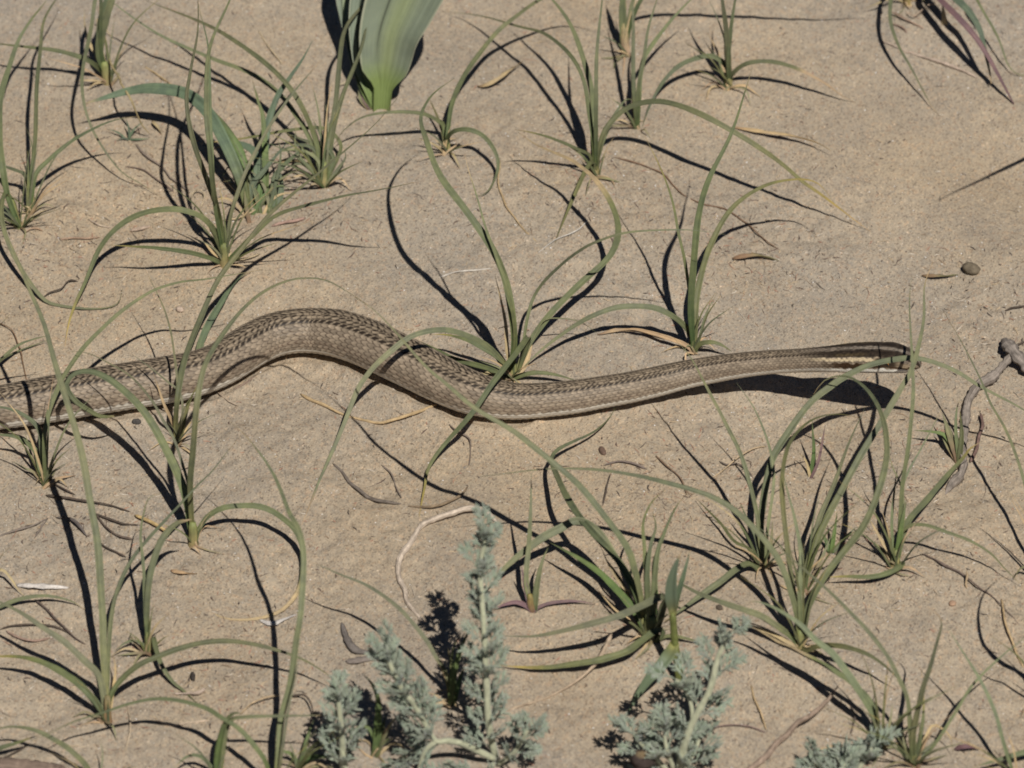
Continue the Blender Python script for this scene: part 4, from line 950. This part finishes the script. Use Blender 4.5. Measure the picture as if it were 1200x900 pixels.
# ------------------------------------------------------------------ wormwood: felted stems and finely cut leaves
wr = np.random.default_rng(17)
FELT = np.array([.258, .290, .222])
def lobe(V, F, col, a, b, w, nrm, c):
    """one narrow leaf segment from a to b"""
    d = b - a; ln = np.linalg.norm(d); d = d / ln
    s = np.cross(d, nrm); s /= max(np.linalg.norm(s), 1e-6); u = np.cross(s, d)
    o = len(V)
    for t, k in ((0, .45), (.45, 1.0), (.8, .85), (1, .22)):
        p = a + (b - a) * t + u * (0.10 * ln * math.sin(math.pi * t))
        V += [p - s * w * k / 2, p + u * w * k * .30, p + s * w * k / 2, p - u * w * k * .22]
        col += [c] * 4
    for i in range(3):
        for k in range(4):
            F.append((o + i * 4 + k, o + i * 4 + (k + 1) % 4, o + (i + 1) * 4 + (k + 1) % 4, o + (i + 1) * 4 + k))
    F.append((o + 3, o + 2, o + 1, o)); F.append((o + 12, o + 13, o + 14, o + 15))
def cut_leaf(parent, org, base, d, nrm, length, tint=1.0):
    d = d / np.linalg.norm(d); s = np.cross(d, nrm); s /= np.linalg.norm(s); nrm = np.cross(s, d)
    V, F, col = [], [], []
    cv = lambda: FELT * tint * (1 + wr.uniform(-.16, .16)) * (1 + wr.uniform(-.04, .04, 3))
    w = max(.00095, length * .062)
    rach = lambda t: base + d * length * .62 * t + nrm * (-0.10 * length * t * t)
    lobe(V, F, col, rach(0), rach(.55), w * .9, nrm, cv()); lobe(V, F, col, rach(.5), rach(1), w * .9, nrm, cv())
    for t in (.42, .68, .95):
        for sg in (-1, 1):
            a = math.radians(wr.uniform(34, 52) - 12 * t) * sg
            dd = d * math.cos(a) + s * math.sin(a) + nrm * wr.uniform(-.05, .28)
            pl_ = length * (.52 - .14 * t) * wr.uniform(.85, 1.1); p = rach(t)
            lobe(V, F, col, p, p + dd * pl_, w, nrm, cv())
            for q, sgn in ((.30, 1), (.45, -1), (.62, 1), (.7, -1)):
                b = math.radians(wr.uniform(26, 42)) * sgn
                s2 = np.cross(dd, nrm); s2 /= np.linalg.norm(s2)
                d2 = dd * math.cos(b) + s2 * math.sin(b) + nrm * wr.uniform(-.05, .22)
                p2 = p + dd * pl_ * q
                lobe(V, F, col, p2, p2 + d2 * pl_ * wr.uniform(.42, .6), w * .95, nrm, cv())
    for a in (-24, 0, 24):
        aa = math.radians(a + wr.uniform(-6, 6)); dd = d * math.cos(aa) + s * math.sin(aa) + nrm * wr.uniform(0, .2)
        lobe(V, F, col, rach(1), rach(1) + dd * length * .38, w, nrm, cv())
    link('leaf', V, F, M_FELT, parent, org, np.clip(np.array(col), 0, 1))
def sprig(label, stems, base):
    org = at(*base); root = empty('wormwood_sprig', org); tag(root, label, 'wormwood', 'grey wormwood sprigs along the bottom edge')
    for (pts, w0, w1, nl, l0, l1, t0) in stems:
        ws = list(np.linspace(w0, w1, len(pts)))
        stem = tube('stem', pts, ws, (.36, .36, .25), M_FELT, root, org, lift=0, rough=.05, ends=.6)
        C, L = spline([at(*p) for p in pts], 60); T = np.gradient(C, axis=0); T /= np.linalg.norm(T, axis=1)[:, None]
        az = wr.random() * 6
        nl = int(round(nl * .85))
        for k in range(nl):
            t = t0 + (1 - t0) * (k / max(nl - 1, 1)) ** .9; i = int(t * 59)
            az += 2.4 + wr.uniform(-.3, .3)
            a = np.cross(T[i], [0.3, .5, 1]); a /= np.linalg.norm(a); b = np.cross(T[i], a)
            outd = a * math.cos(az) + b * math.sin(az)
            lean = np.interp(t, [0, .8, 1], [1.0, 1.3, 2.2])
            d = outd + T[i] * lean + np.array([0, 0, .15])
            if C[i][2] < .012 and d[2] < 0: d[2] = abs(d[2]) * .4
            ln = (l0 + (l1 - l0) * t) * MM * .86 * wr.uniform(.8, 1.15)
            tip = C[i] + d / np.linalg.norm(d) * ln
            if tip[2] < gzs(tip[0], tip[1]) + .002: d[2] += .6
            cut_leaf(stem, org, C[i], d, T[i] * .8 + np.array([0, -.2, .5]), ln, wr.uniform(.9, 1.12))
    return root
sprig('tall upright grey wormwood shoot in the lower middle with a leafy side branch', [
    ([(582,892,0),(573,850,38),(570,793,80),(567,733,118),(563,667,152),(570,628,174)], 9, 5, 36, 52, 40, .08),
    ([(581,890,6),(560,880,18),(540,871,28),(524,868,34),(510,868,36),(498,848,52),(484,824,72),(470,806,86),(460,786,100),(452,764,114)], 8, 5, 27, 50, 42, .36),
    ([(512,868,36),(500,878,30),(494,892,20),(490,912,8)], 7, 5, 9, 54, 50, .1),
    ([(583,896,2),(600,884,18),(612,868,34),(618,856,44)], 6, 4, 8, 46, 40, .3),
    ([(580,894,2),(560,910,10),(530,914,14)], 6, 4, 7, 48, 44, .3)], (582, 895))
sprig('small grey wormwood sprig leftmost along the bottom edge', [
    ([(404,916,0),(402,880,28),(400,850,52),(396,818,76)], 9, 5, 15, 54, 44, .08)], (404, 917))
sprig('grey wormwood with a forked leafy shoot right of the lower middle', [
    ([(792,912,0),(804,866,36),(816,838,56),(832,808,76),(841,772,100),(852,748,116)], 10, 6, 13, 52, 48, .25),
    ([(812,848,50),(810,826,62),(802,806,74),(792,796,80)], 5, 4, 5, 46, 42, .3),
    ([(790,912,0),(770,890,18),(752,872,30),(742,860,38)], 6, 4, 8, 48, 42, .2),
    ([(794,912,0),(782,880,30),(778,856,46)], 6, 4, 8, 50, 46, .2),
    ([(796,912,0),(812,884,22),(820,866,32)], 6, 4, 7, 48, 44, .2)], (794, 913))
sprig('low grey wormwood at the bottom edge near the lower right', [
    ([(985,925,0),(964,908,12),(954,894,22)], 5, 4, 6, 42, 38, .1),
    ([(990,925,0),(1006,902,18),(1016,886,30),(1022,876,36)], 6, 4, 8, 42, 38, .15),
    ([(988,925,0),(985,906,14),(990,894,22)], 6, 4, 9, 48, 44, .2)], (988, 926))
hd = at(752, 893); head = empty('dry_seed_head', hd); tag(head, 'dark brown dry seed head at the bottom edge in front of the right wormwood', 'seed head')
def knob(parent, org, cen, rx, rz, c0, c1, name, seed):
    r = np.random.default_rng(seed); V, F, col = [], [], []; nu, nv = 10, 14
    for i in range(nu + 1):
        th = math.pi * i / nu
        for k in range(nv):
            la = 2 * math.pi * k / nv; j = 1 + .10 * r.normal()
            V.append(cen + np.array([math.sin(th) * math.cos(la) * rx, math.sin(th) * math.sin(la) * rx, math.cos(th) * rz]) * j)
            f = np.clip((math.cos(th) - .86) * 8, 0, 1); col.append(np.array(c0) * (1 - f) + np.array(c1) * f)
    for i in range(nu):
        for k in range(nv): F.append((i * nv + k, (i + 1) * nv + k, (i + 1) * nv + (k + 1) % nv, i * nv + (k + 1) % nv))
    return link(name, V, F, M_WOOD, parent, org, np.array(col), np.zeros((len(V), 2)))
knob(head, hd, at(752, 890, 26), 13 * MM, 9 * MM, (.055, .040, .035), (.24, .18, .10), 'flower_head', 4)
tube('stalk', [(756, 912, 0), (754, 900, 12), (752, 892, 22)], 6, (.16, .12, .09), None, head, hd, lift=0)
# ------------------------------------------------------------------ dry twigs, straws, husks and chips lying on the sand
GREY = (.25, .215, .185); PALEW = (.50, .42, .34); STRAW = (.50, .37, .21); REDB = (.27, .165, .125); DKB = (.10, .078, .062); WHITE = (.60, .56, .52)
def lie(name, label, cat, pts, w, c, **kw):
    return tag(tube(name, pts, w, c, **kw), label, cat)
lie('dry_root', 'pale curved dry root between the snake and the tall wormwood shoot', 'root', [(580,610,0),(570,600,2),(556,595,5),(530,600,4),(504,610,2),(490,620,1),(478,638,0),(470,652,0),(467,667,0),(472,687,0),(482,708,0),(498,730,-1)], [6,7,7,7,7,6.5,7,7,6,6,5,4], PALEW, knots=.12, seed=3)
tw = empty('grey_twig', at(1135, 500)); tag(tw, 'thick weathered grey twig with a flat knob at the right edge', 'twig')
to = at(1135, 500)
tube('branch', [(1192,410,9),(1180,424,8),(1168,437,6),(1150,452,4),(1137,470,2),(1131,492,1),(1130,515,1),(1130,540,1),(1127,556,1),(1118,568,0),(1111,580,0)], [9,9,10,11,10,11,9,9,12,11,5], GREY, None, tw, to, knots=.12, sides=14, seed=5, rough=.16)
tube('knob', [(1174,398,6),(1184,408,10),(1192,420,10),(1206,438,6)], [7,14,16,9], (.23,.20,.175), None, tw, to, flat=.6, sides=14, seed=6, rough=.2)
tube('side_root', [(1139,540,1),(1146,520,3),(1150,500,4),(1148,485,5)], [5,4,4,3], (.20,.13,.11), None, tw, to, seed=8)
lie('dry_twig', 'reddish brown twig leaning in at the bottom edge, lower right', 'twig', [(984,803,10),(963,827,9),(930,853,7),(900,883,4),(872,908,0)], [2,5,6.5,7.5,8], (.29,.22,.17), seed=9)
lie('straw', 'thin tan straw crossing the flat blades of the big leafy clump', 'straw', [(718,742,22),(706,764,16),(694,782,8),(672,800,3),(640,818,1),(594,831,0)], [5,5,4,3.5,3,2.5], (.46,.36,.26), seed=10)
lie('straw', 'tan straw lying under the raised bend of the snake', 'straw', [(352,463,0),(378,474,1),(400,485,1),(412,489,0),(442,496,1),(462,492,3),(488,483,3),(512,473,1)], [4,4,3,3,3.5,4,4,3.5], STRAW, seed=11)
lie('dry_root', 'grey-brown curved root left of the pale root', 'root', [(390,544,0),(404,558,1),(420,574,2),(440,586,2),(458,590,1),(470,591,0)], [2.5,3.5,4,4,3.5,2.5], (.19,.16,.135), seed=12)
lie('dry_root', 'short brown root curving up right from the end of the long grass tip', 'root', [(476,591,0),(500,595,2),(524,588,3),(540,580,3),(549,570,2)], [2.5,3,3.2,3,2], (.24,.18,.12), seed=13)
lie('wood_chip', 'pale weathered wood chip at the left edge', 'wood chip', [(18,684,0),(38,686,1),(60,688,1),(83,691,0)], [4,8,7,3], WHITE, flat=.4, ends=.1, seed=14, rough=.1)
lie('wood_chip', 'small whitish chip right of the long tan grass tip', 'wood chip', [(305,725,0),(318,731,1),(330,728,2),(346,720,0)], [3,7,5,2], (.52,.49,.46), flat=.4, ends=.1, seed=15, rough=.1)
lie('bark_piece', 'dark grey curved bark piece above the leftmost wormwood', 'bark', [(401,730,1),(404,748,2),(416,761,2),(437,765,0)], [3,8,10,3], (.17,.15,.135), flat=.4, ends=.1, seed=16, rough=.1)
lie('bark_piece', 'flat grey bark piece behind the leftmost wormwood', 'bark', [(403,775,0),(420,772,1),(446,769,0)], [6,10,6], (.24,.205,.18), flat=.35, ends=.2, seed=17, rough=.1)
lie('bark_piece', 'brown bark slab at the bottom left corner', 'bark', [(-25,902,1),(10,900,2),(45,900,2),(76,901,0)], [20,22,20,14], (.22,.165,.13), flat=.4, seed=18, rough=.1)
leafy = [
    ('dry_leaf', 'crumpled pale dry leaf right of the hooked sedge tuft at the top', [(559,101,0),(570,100,4),(585,93,7),(598,83,7),(612,72,3)], 8, 'd'),
    ('dry_leaf', 'long dry leaf with a raised end right of the longest arching blade', [(858,149,0),(880,152,2),(905,156,4),(935,161,7),(958,168,9),(973,176,8)], 8, 'd'),
    ('dry_leaf', 'tan dry blade lying above the sprout in the upper left', [(324,190,0),(340,188,2),(358,190,3),(370,193,0)], 8, 'd'),
    ('dry_leaf', 'short fallen leaf left of the brown pebble', [(1080,323,0),(1092,324,2),(1108,324,2),(1122,322,0)], 8, 'k'),
    ('dry_leaf', 'frayed reddish dry leaf right of the tall upright blade', [(858,303,0),(872,302,2),(890,301,3),(912,306,0)], 11, 'k'),
    ('dry_leaf', 'small pale dry leaf among the tiny seedling and the sprout', [(178,142,3),(183,148,4),(190,158,0)], 7, 'd'),
    ('dry_leaf', 'pale husk below the foot of the large tuft with the folded blade', [(200,668,0),(214,672,2),(232,672,1)], 8, 'd'),
    ('dry_leaf', 'brown curled dry leaf right of the hooked blade at the bottom right', [(1118,878,0),(1132,877,4),(1148,879,1)], 9, 'p'),
    ('dry_leaf', 'tan dry leaf lying in the shade right of the dense middle tuft', [(700,392,0),(725,387,3),(755,390,3),(785,398,0)], 7, 'd'),
]
for nm, lb, pts, w, kd in leafy:
    b = at(pts[0][0], pts[0][1]); o = leaf(None, b, [(p[0], p[1], p[2] + 1) for p in pts], w, kd, name=nm, sink=False, keel=.3, twist=1.1, prof=[(0,.15),(.12,.5),(.25,.8),(.34,.6),(.5,1),(.62,.7),(.8,.75),(.9,.35),(1,.1)])
    tag(o, lb, 'dry leaf')
thin = [
    ('dry_root', 'long pale root lying below the crumbly mound at the top right', [(1034,47,1),(1050,54,2),(1066,62,1),(1084,67,2),(1102,72,2),(1124,81,1),(1146,92,0)], [3,4,6,6,6,5,3], (.46,.37,.30)),
    ('dry_rootlet', 'thin wavy brown rootlet passing behind the tall upright blade', [(720,184,0),(745,190,1),(762,196,1),(778,204,1),(792,222,1),(820,238,1),(850,246,1),(872,260,1),(894,278,1),(914,294,0)], 2.4, (.22,.14,.09)),
    ('straw', 'thin tan straw below the hooked sedge blade', [(586,186,3),(584,212,3),(592,238,2),(608,262,1),(629,284,0)], 2.8, STRAW),
    ('pale_thread', 'white thread-like straw right of the dense middle tuft tips', [(630,297,0),(650,281,2),(668,274,2),(680,267,2),(690,256,3)], 2, (.60,.57,.52)),
    ('pale_thread', 'white thread-like straw left of the dense middle tuft', [(512,326,0),(530,320,1),(548,317,1),(578,315,0)], 2.4, (.58,.54,.48)),
    ('straw', 'yellow straw stub beside the foot of the large tuft with the folded blade', [(158,603,1),(178,613,3),(197,624,2)], 5, (.52,.38,.18)),
    ('dry_twig', 'thin dark twig uppermost in the litter left of the folded blade tuft', [(62,566,1),(76,573,3),(88,580,1)], 3, DKB),
    ('dry_twig', 'long dark twig running right from the small left tuft', [(54,580,1),(78,582,3),(96,586,3),(120,590,3),(142,597,2),(154,601,0)], [4,3.5,3.5,3,2.5,2], DKB),
    ('dry_twig', 'dark twig second in the litter left of the folded blade tuft', [(108,602,0),(126,608,2),(146,614,2),(162,616,0)], 3, DKB),
    ('dry_twig', 'dark bent twig third in the litter left of the folded blade tuft', [(112,604,0),(124,616,2),(138,626,2),(158,632,0)], 3, (.13,.10,.08)),
    ('dry_twig', 'dark twig lowest in the litter left of the folded blade tuft', [(117,637,0),(130,645,2),(148,652,0)], 3.4, DKB),
    ('dry_twig', 'stout dark twig stub left of the tall left blade', [(66,606,1),(80,607,3),(92,615,4),(103,628,1)], [2.5,4,5.5,3], (.14,.12,.11)),
    ('dry_rootlet', 'grey rootlet at the left edge below the small left tuft', [(-4,630,0),(18,622,2),(38,616,2),(56,607,0)], 3, (.24,.20,.17)),
    ('dry_rootlet', 'grey forked rootlet beside the stout dark twig stub', [(56,607,0),(48,618,2),(40,630,1)], 2.6, (.24,.20,.17)),
    ('dry_twig', 'dark thin twig low at the left between the flat blades', [(0,738,0),(14,733,2),(34,732,2),(58,734,2),(84,742,0)], 3, DKB),
    ('dry_twig', 'dark slanting twig crossing the flat blades at the left', [(40,700,2),(56,716,2),(72,734,2),(92,750,1),(102,756,0)], 3, (.13,.10,.085)),
    ('dry_root', 'pinkish brown bent root at the left below the pale wood chip', [(8,740,0),(22,748,2),(40,752,2),(58,748,0)], 4, (.34,.24,.19)),
    ('dry_rootlet', 'brown hair-thin rootlet at the left edge above the snake', [(-4,378,1),(12,386,3),(22,402,3),(26,424,2),(31,448,0)], 2, (.24,.15,.09)),
    ('dry_twig', 'dark wavy twig left above the snake', [(49,350,0),(60,342,3),(72,338,4),(78,330,4),(84,328,3),(92,330,0)], 2.5, DKB),
    ('straw', 'bent straw under the tall tuft above the snake, upper one', [(272,306,2),(290,302,3),(305,298,1)], 2.5, (.52,.42,.27)),
    ('straw', 'straw curl right of the two tall blades in the upper left', [(313,206,6),(311,228,5),(298,246,3),(278,256,2),(260,258,1)], 3, (.50,.40,.25)),
    ('straw', 'slanting straw left of the straw curl', [(262,206,8),(276,222,6),(290,243,2)], 3, (.50,.40,.25)),
    ('dry_twig', 'brown twig lying between the two tall blades and the tiny seedling', [(148,194,0),(168,198,2),(180,206,2),(192,214,2),(204,224,0)], 3, (.20,.15,.12)),
    ('dry_root', 'grey root running down from the tiny seedling', [(158,170,0),(172,184,2),(190,198,2),(206,212,2),(222,226,0)], 4, (.26,.21,.17)),
    ('straw', 'pale looping straw at the foot of the tall tuft', [(222,250,2),(224,232,4),(232,222,5),(240,228,4),(236,244,1)], 2.4, (.50,.41,.28)),
    ('straw', 'fine tan straw left of the broad grey-green leaf', [(304,36,0),(314,52,2),(322,64,2),(331,76,0)], 2.4, (.55,.44,.28)),
    ('straw', 'straw leaning on the stem of the broad grey-green leaf', [(396,100,2),(412,92,8),(436,81,16)], 2.4, (.55,.48,.33)),
    ('straw', 'long fine tan straw under the flat pointing blade', [(170,78,0),(190,92,2),(208,104,2),(236,118,0)], 2.6, (.50,.37,.20)),
    ('straw', 'tan bent straw crossing the flat pointing blade', [(126,68,18),(142,98,44),(152,116,46),(162,136,30),(176,158,4)], 3, (.42,.34,.18)),
    ('dry_rootlet', 'dark hooked rootlet at the right edge beside the reddish chips', [(1176,408,0),(1190,404,2),(1206,398,0)], 3, DKB),
    ('dry_twig', 'short dark stick at the right edge above the grey twig', [(1177,364,0),(1188,361,2),(1206,358,1)], 3.4, DKB),
    ('dry_twig', 'brown forked twig tip right of the sedge with the yellow blade', [(1080,649,0),(1096,656,2),(1106,661,3),(1126,672,2),(1150,690,2),(1164,700,1),(1198,736,0)], [3,3,4,3,2.6,2.4,2], (.17,.13,.11)),
    ('dry_rootlet', 'tan upright stub on the sand right of the yellow blade', [(1134,690,0),(1133,678,6),(1132,668,10)], 3.4, (.50,.38,.24)),
    ('straw', 'tan straw at the right edge beside the curled shadow', [(1175,702,1),(1177,726,3),(1186,752,2),(1200,784,0)], 3.2, STRAW),
    ('dry_twig', 'dark thin twig tangled left of the hooked blade at the bottom right', [(996,826,0),(1002,838,3),(1000,850,3),(996,862,1)], 2.4, (.15,.12,.10)),
    ('dry_rootlet', 'reddish rootlet below the seed capsule', [(708,546,0),(724,541,2),(742,544,2),(758,549,0)], 3, (.20,.16,.14)),
    ('dry_rootlet', 'dark forked rootlet under the seed capsule', [(716,556,0),(711,568,2),(709,580,2),(708,592,0)], 2.6, DKB),
    ('dry_twig', 'brown twig bent beside the upright leaves of the big leafy clump', [(768,534,0),(780,544,2),(792,554,2),(800,564,2),(806,580,0)], 2.6, (.22,.15,.10)),
    ('dry_rootlet', 'tan thread across the sand right of the big leafy clump', [(836,560,0),(850,550,2),(866,536,3),(884,526,2),(898,524,0)], 2.4, (.48,.37,.24)),
    ('dry_rootlet', 'dark looped rootlet beside the forked clump', [(842,540,0),(852,545,2),(866,544,2),(876,550,2),(882,560,0)], 2.6, (.16,.13,.11)),
    ('dry_twig', 'short dark stub above the long grass tip near the pale root', [(524,496,0),(538,506,2),(550,514,2),(551,530,1),(549,546,0)], 2.4, (.20,.16,.13)),
    ('dry_twig', 'thin dark stick left of the grey curved root', [(446,545,0),(458,556,2),(463,572,2),(470,584,1)], 2.4, (.22,.18,.15)),
    ('dry_twig', 'pinkish stick touching the belly of the snake at its first bend', [(272,458,1),(290,448,3),(304,440,2),(316,434,0)], 3.4, (.29,.21,.17)),
    ('dry_twig', 'short tan stick just below the first bend of the snake', [(256,459,0),(266,468,2),(280,476,1)], 3.4, (.42,.34,.26)),
    ('straw', 'pale straw near the lower left below the large tuft', [(182,842,0),(200,849,1),(218,847,1),(244,844,0)], 2.6, (.55,.44,.33)),
    ('straw', 'tan straw arching between the folded blade and the wormwood', [(280,836,2),(296,824,5),(312,817,6),(328,815,4)], 2.6, (.50,.38,.24)),
    ('dry_root', 'pale chip with a bent end right of the leaning tuft', [(204,813,0),(220,812,2),(232,812,3),(243,806,1)], [3,4,6,5], (.52,.42,.34)),
    ('dry_twig', 'dark hook-shaped twig in front of the left wormwood', [(340,816,1),(354,814,6),(362,822,8),(366,838,5),(362,852,0)], 2.8, DKB),
    ('straw', 'short pale straw standing in the lower left sand', [(150,826,0),(152,850,3),(148,880,1)], 2.4, (.52,.42,.30)),
    ('dry_rootlet', 'curved reddish rootlet at the bottom between the right wormwood and the twig', [(822,862,0),(838,853,2),(860,850,2),(880,852,2),(900,860,0)], 2.6, (.22,.16,.14)),
    ('straw', 'yellow straw right of the right wormwood', [(878,802,0),(886,826,2),(898,856,1)], 2.4, STRAW),
    ('dry_twig', 'dark stick at the lower left corner beside the brown slab', [(2,890,1),(18,882,2),(34,872,1)], 3, DKB),
    ('straw', 'tan fallen straw leaning between the low wormwood and the hooked blade', [(960,878,4),(986,874,6),(1004,882,4),(1018,892,1)], 3.2, STRAW),
    ('dry_rootlet', 'pale rootlets left of the curled drooping blade tip', [(102,256,0),(112,262,2),(122,266,1),(132,268,0)], 2, (.56,.46,.36)),
    ('dry_twig', 'tan splinter left of the arching blade of the tall tuft', [(68,281,0),(84,279,2),(102,279,2),(118,277,0)], 3.6, (.40,.28,.20)),
    ('dry_twig', 'pale splinter right of the tan splinter', [(152,271,0),(164,268,2),(178,265,0)], [3,5,4], (.46,.36,.28)),
    ('dry_rootlet', 'pale rootlets at the foot of the left edge tufts', [(26,282,0),(34,270,3),(44,268,3),(52,272,0)], 2, (.48,.33,.22)),
    ('dry_root', 'pinkish crumpled bark shred below the upper left sprout', [(318,266,0),(332,260,2),(346,258,2),(360,256,0)], 5, (.40,.27,.22)),
    ('dry_root', 'tangle of roots on the mound at the top right, upper strand', [(1042,12,2),(1056,20,4),(1068,26,3),(1084,34,1)], 3, (.34,.24,.18)),
    ('dry_root', 'tangle of roots on the mound at the top right, lower strand', [(1046,28,1),(1058,32,3),(1066,42,2),(1080,46,0)], 3, (.26,.18,.14)),
    ('dry_root', 'tangle of roots on the mound at the top right, pale strand', [(1062,14,3),(1072,18,5),(1084,8,6),(1096,4,3)], 2.4, (.50,.38,.28)),
]
for q, (nm, lb, pts, w, c) in enumerate(thin):
    tag(tube(nm, pts, list(np.array([w] * len(pts) if np.isscalar(w) else w) * .78 * np.random.default_rng(q).uniform(.75, 1.2, len(pts))), c, seed=40 + q, sides=6, ends=.15), lb, {'straw': 'straw', 'dry_twig': 'twig', 'dry_root': 'root', 'dry_rootlet': 'root', 'pale_thread': 'straw'}[nm])
def stone(name, label, cat, px, py, rx, ry, rz, c, rot, seed):
    o = at(px, py); r = np.random.default_rng(seed); V, F, col = [], [], []; nu, nv = 12, 18
    for i in range(nu + 1):
        th = math.pi * i / nu
        for k in range(nv):
            la = 2 * math.pi * k / nv
            j = 1 + .12 * math.sin(2 * la + seed) * math.sin(th) + .05 * r.normal() * math.sin(th)
            x, y, z = math.sin(th) * math.cos(la) * rx * j, math.sin(th) * math.sin(la) * ry * j, math.cos(th) * rz * j
            V.append(o + np.array([x * math.cos(rot) - y * math.sin(rot), x * math.sin(rot) + y * math.cos(rot), z + rz * .55])); col.append(np.array(c) * (1 + .12 * r.normal()))
    for i in range(nu):
        for k in range(nv): F.append((i * nv + k, (i + 1) * nv + k, (i + 1) * nv + (k + 1) % nv, i * nv + (k + 1) % nv))
    return tag(link(name, V, F, M_WOOD, None, o, np.clip(np.array(col), 0, 1), np.zeros((len(V), 2))), label, cat)
stone('pebble', 'rounded dark brown pebble at the right, well above the head of the snake', 'pebble', 1138, 318, .0036, .0032, .0026, (.165, .135, .095), -.4, 2)
stone('pebble', 'small orange pebble right of the yellow blade on the sand', 'pebble', 1116, 708, .0017, .0013, .0009, (.38, .25, .17), .3, 5)
stone('seed_capsule', 'dark seed capsule on the sand below the middle of the snake', 'seed', 706, 530, .0012, .0027, .0013, (.15, .10, .075), .5, 7)
stone('pebble', 'small pale round pebble above the snake near the left bend', 'pebble', 211, 364, .0016, .0015, .0012, (.48, .38, .30), .1, 9)
stone('seed_capsule', 'tiny black seed on the sand left of the leaning tuft blades', 'seed', 226, 794, .0011, .0022, .0012, (.05, .042, .036), .2, 12)
stone('pebble', 'tiny dark beetle-like seed under the belly of the snake at the left', 'seed', 160, 496, .0018, .0014, .0014, (.07, .065, .06), .2, 15)
stone('clod', 'small dark clod left of the leafy blade near the right wormwood', 'clod', 843, 713, .0013, .0013, .001, (.10, .08, .06), .2, 16)
# fine plant crumbs strewn everywhere
def crumbs(n):
    r = np.random.default_rng(77); V, F, col = [], [], []
    cs = np.array([[.30, .22, .15], [.14, .10, .08], [.46, .36, .24], [.08, .065, .055], [.36, .21, .15], [.52, .46, .38]])
    spots = [(90, 600, 60, 40), (210, 215, 60, 40), (1090, 30, 40, 25), (760, 740, 60, 30), (1040, 640, 60, 50), (1020, 590, 60, 40), (780, 580, 60, 40), (290, 790, 60, 40), (60, 280, 60, 40), (690, 210, 50, 40), (880, 300, 60, 30), (1140, 370, 60, 40), (340, 240, 50, 30)]
    for _ in range(n):
        if r.random() < .55:
            s = spots[r.integers(len(spots))]; px, py = s[0] + r.normal() * s[2], s[1] + r.normal() * s[3]
        else: px, py = r.uniform(-40, 1240), r.uniform(-30, 930)
        p = at(px, py, 0); a = r.uniform(0, 6.28); ln = r.uniform(.6, 3.2) * .001 * (1.6 if r.random() < .15 else 1); w = r.uniform(.12, .38) * .001
        if r.random() < .10: ln = r.uniform(3.5, 9) * .001; w = r.uniform(.10, .2) * .001
        d = np.array([math.cos(a), math.sin(a), r.uniform(-.05, .25)]); s_ = np.array([-math.sin(a), math.cos(a), 0]); z = np.array([0, 0, 1.0])
        o = len(V); c = cs[r.integers(len(cs))]; bend = s_ * r.uniform(-.3, .3) * ln
        for t, k in ((0, .4), (.5, 1), (1, .3)):
            q = p + d * ln * (t - .3) + bend * (t - .5) ** 2 * 2 + z * w * .5
            V += [q - s_ * w * k, q + z * w * k * .8, q + s_ * w * k, q - z * w * k * .8]; col += [c] * 4
        for i in range(2):
            for k in range(4): F.append((o + i * 4 + k, o + i * 4 + (k + 1) % 4, o + (i + 1) * 4 + (k + 1) % 4, o + (i + 1) * 4 + k))
        F.append((o + 3, o + 2, o + 1, o)); F.append((o + 8, o + 9, o + 10, o + 11))
    return link('plant_crumbs', V, F, M_WOOD, cols=np.array(col), uvs=np.zeros((len(V), 2)), smooth=False)
tag(crumbs(5500), 'tiny crumbs of dry plant matter strewn over the sand', None, kind='stuff')
